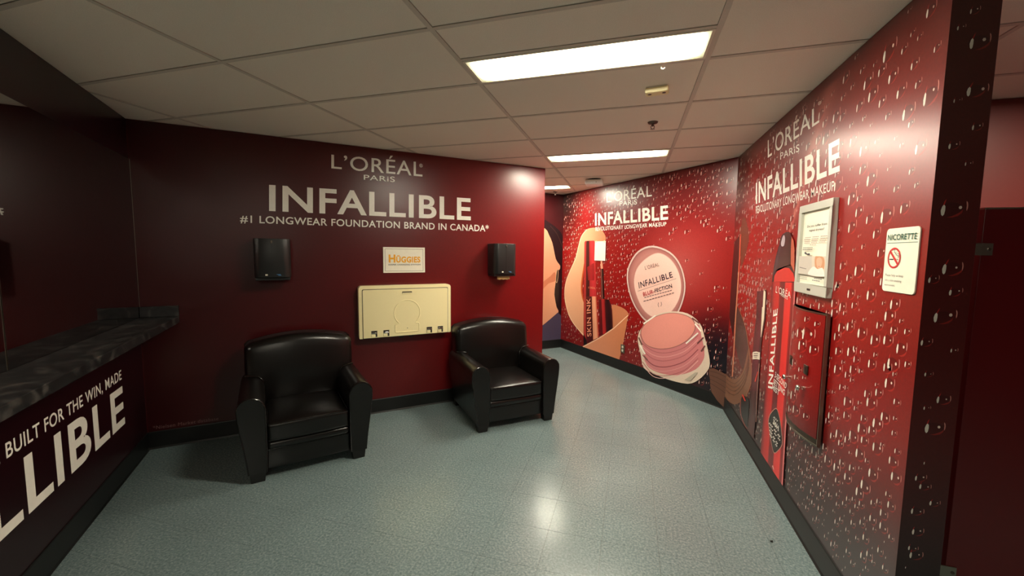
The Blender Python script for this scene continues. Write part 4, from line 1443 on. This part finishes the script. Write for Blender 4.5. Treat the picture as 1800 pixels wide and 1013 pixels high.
sp.poly([(.17, .502), (.30, .502), (.30, .520), (.17, .520)], (24, 22, 22))
for a in (.315, .37, .42): sp.poly([(a, .502), (a + .03, .502), (a + .03, .520), (a, .520)], (130, 116, 100))
for pts in ([(.36, .60), (.31, .625), (.32, .67), (.38, .675), (.41, .64), (.38, .62)], ):
    for q in range(len(pts)):
        a, b = pts[q], pts[(q + 1) % len(pts)]
        sp.poly([a, b, (b[0] + .012, b[1] + .006), (a[0] + .012, a[1] + .006)], (40, 36, 34)); sp.y -= .00015
for a, b in (((.36, .60), (.38, .575)), ((.38, .575), (.43, .575)), ((.43, .575), (.45, .535)), ((.40, .60), (.46, .60)), ((.46, .60), (.48, .545))):
    sp.poly([a, b, (b[0] + .012, b[1] + .006), (a[0] + .012, a[1] + .006)], (40, 36, 34)); sp.y -= .00015
sp.y += .0002
sp.poly([(.155, .635), (.185, .665), (.485, .44), (.455, .41)], (206, 34, 32))
ring(.32, .535, .205, .163, .83, (206, 34, 32))
sp.build('sign_print', bo)
sp.y += .0006
sp.text('NICORETTE', .07, .94, .815, .905, inkm['green_ink'], bo, .012)
sp.text('Please help us keep', .10, .66, .245, .280, inkm['taupe_ink'], bo, .0)
sp.text('this a non-smoking', .10, .62, .165, .200, inkm['taupe_ink'], bo, .0)
sp.text('environment.', .10, .44, .090, .122, inkm['taupe_ink'], bo, .0)

# bowed steel dispenser with a mural-wrapped door
DY0, DY1, DZ0, DZ1 = 2.437, 2.880, 0.622, 1.332
t = wall_empty('product_dispenser', W2, s_of((DY0 + DY1) / 2), DZ0)
tag(t, 'bow-fronted steel wall dispenser wrapped in droplet mural with coin knobs', 'dispenser')
HWID = (DY1 - DY0) / 2; HGT = DZ1 - DZ0


def bow(u, dep=0.0):
    """front surface: u in -1..1 across"""
    return .022 + .040 * (1 - u * u) + dep


def bow_outline(hw, dep, n=18, back_y=.010):
    pts = [(hw, back_y), (-hw, back_y)]
    for k in range(n + 1):
        u = -1 + 2 * k / n
        pts.append((u * hw, bow(u, dep)))
    return pts


mb = MB(); mb.prism(bow_outline(HWID, 0), lambda a, b, d: (a, b, d), 0.0, HGT)
mb.build('cabinet', M['steel_dark'], t, bevel=.003, segs=1, angle=60)
mb = MB()
for zz in (0.0, HGT - .008):
    mb.prism(bow_outline(HWID + .003, .004), lambda a, b, d: (a, b, d), zz, zz + .008)
for sx in (-1, 1):
    mb.box(min(sx * (HWID - .002), sx * (HWID + .004)), max(sx * (HWID - .002), sx * (HWID + .004)), .010, .027, .008, HGT - .008)
mb.build('edge_trim', M['steel'], t)
# door skin carrying the print
dh = HWID - .008
vs, cs, fs = [], [], []
n, nz = 24, 28
zlo, zhi = .040, HGT - .009
for i in range(n + 1):
    u = -1 + 2 * i / n
    for j in range(nz + 1):
        z = zlo + (zhi - zlo) * j / nz
        vs.append((u * dh, bow(u * dh / HWID, .004), z))
        yy = (DY0 + DY1) / 2 - u * dh * (1 if sg2 > 0 else -1)
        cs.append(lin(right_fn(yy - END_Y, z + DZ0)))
for i in range(n):
    for j in range(nz):
        a = i * (nz + 1) + j; fs.append((a, a + nz + 1, a + nz + 2, a + 1))
# rim of the door
m0 = len(vs)
rim = [i * (nz + 1) for i in range(n + 1)] + [n * (nz + 1) + j for j in range(1, nz + 1)] + [i * (nz + 1) + nz for i in range(n - 1, -1, -1)] + [j for j in range(nz - 1, 0, -1)]
for r_ in rim:
    vs.append((vs[r_][0], vs[r_][1] - .006, vs[r_][2])); cs.append(lin((70, 20, 20)))
for q in range(len(rim)):
    q2 = (q + 1) % len(rim); fs.append((rim[q], rim[q2], m0 + q2, m0 + q))
door = new_obj('door', vs, fs, M['vinyl'], t, smooth=False, cols=cs)
WD = Wall((0, 0), (1, 0), (0, 1))
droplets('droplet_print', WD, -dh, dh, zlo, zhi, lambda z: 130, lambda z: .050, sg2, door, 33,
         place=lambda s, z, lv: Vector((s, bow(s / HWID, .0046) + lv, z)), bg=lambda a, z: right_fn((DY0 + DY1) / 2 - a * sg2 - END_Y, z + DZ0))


def on_bow(x, d=0.0): return bow(x / HWID, .005 + d)


for (vx, vz, wx) in ((.105, .385, 0), (-.10, .385, 0)):
    x = vx * sg2
    mb = MB(); mb.rbox((x, on_bow(x), vz), (.024, .004, .026), .002, 2); cp = mb.build('coin_plate', M['steel_dark'], door, smooth=True)
    mb = MB(); mb.box(x - .002, x + .002, on_bow(x) + .003, on_bow(x) + .0048, vz - .013, vz + .013); mb.build('coin_slot', M['dark_plastic'], cp)
    mb = MB(); mb.lathe((x, on_bow(x) - .002, vz - .105), [(.009, 0), (.009, .012), (.006, .014), (.006, .026), (.015, .029), (.016, .036), (.012, .041)], 18, ax=(0, 1, 0))
    mb.build('knob', M['chrome'], door, smooth=True)

# ------------------------------------------------------------------ toilet stall beyond the wall end
t = empty('stall_partition', (2.0, 1.835, 0))
tag(t, 'dark red laminate toilet stall panel bracketed to end of droplet wall', 'partition')
mb = MB(); mb.box(-.83, 1.9, -.012, .013, .26, 1.800); mb.build('panel', M['stall'], t, bevel=.002)
mb = MB(); mb.box(-.832, 1.9, -.0135, .0145, 1.798, 1.8035); mb.build('top_trim', M['steel'], t)
for z in (1.660, .462):
    mb = MB()
    mb.box(-.866, -.80, -.0175, -.0125, z - .021, z + .021)
    mb.box(-.8665, -.8625, -.0175, .03, z - .021, z + .021)
    br = mb.build('bracket', M['steel'], t, bevel=.001, segs=1)
    mb = MB(); mb.lathe((-.812, -.0175, z), [(.006, 0), (.006, .002), (.003, .003)], 12, ax=(0, -1, 0)); mb.build('screw', M['steel_dark'], br)
for x in (.4, 1.6):
    mb = MB(); mb.box(x - .03, x + .03, -.02, .02, 0.0, .262); mb.build('stanchion', M['steel'], t, bevel=.003, segs=1)

# crumb on the floor
r_ = ray(1356, 953); q = r_ * (-EYE / r_.z)
mb = MB(); mb.rbox((q.x, q.y, .004), (.007, .005, .004), .003, 2)
mb.rbox((q.x + .003, q.y - .002, .009), (.003, .003, .003), .0015, 2)
tag(mb.build('floor_crumb', M['dark_plastic'], smooth=True), 'tiny dark crumb lying on blue grey floor near droplet wall', 'crumb')
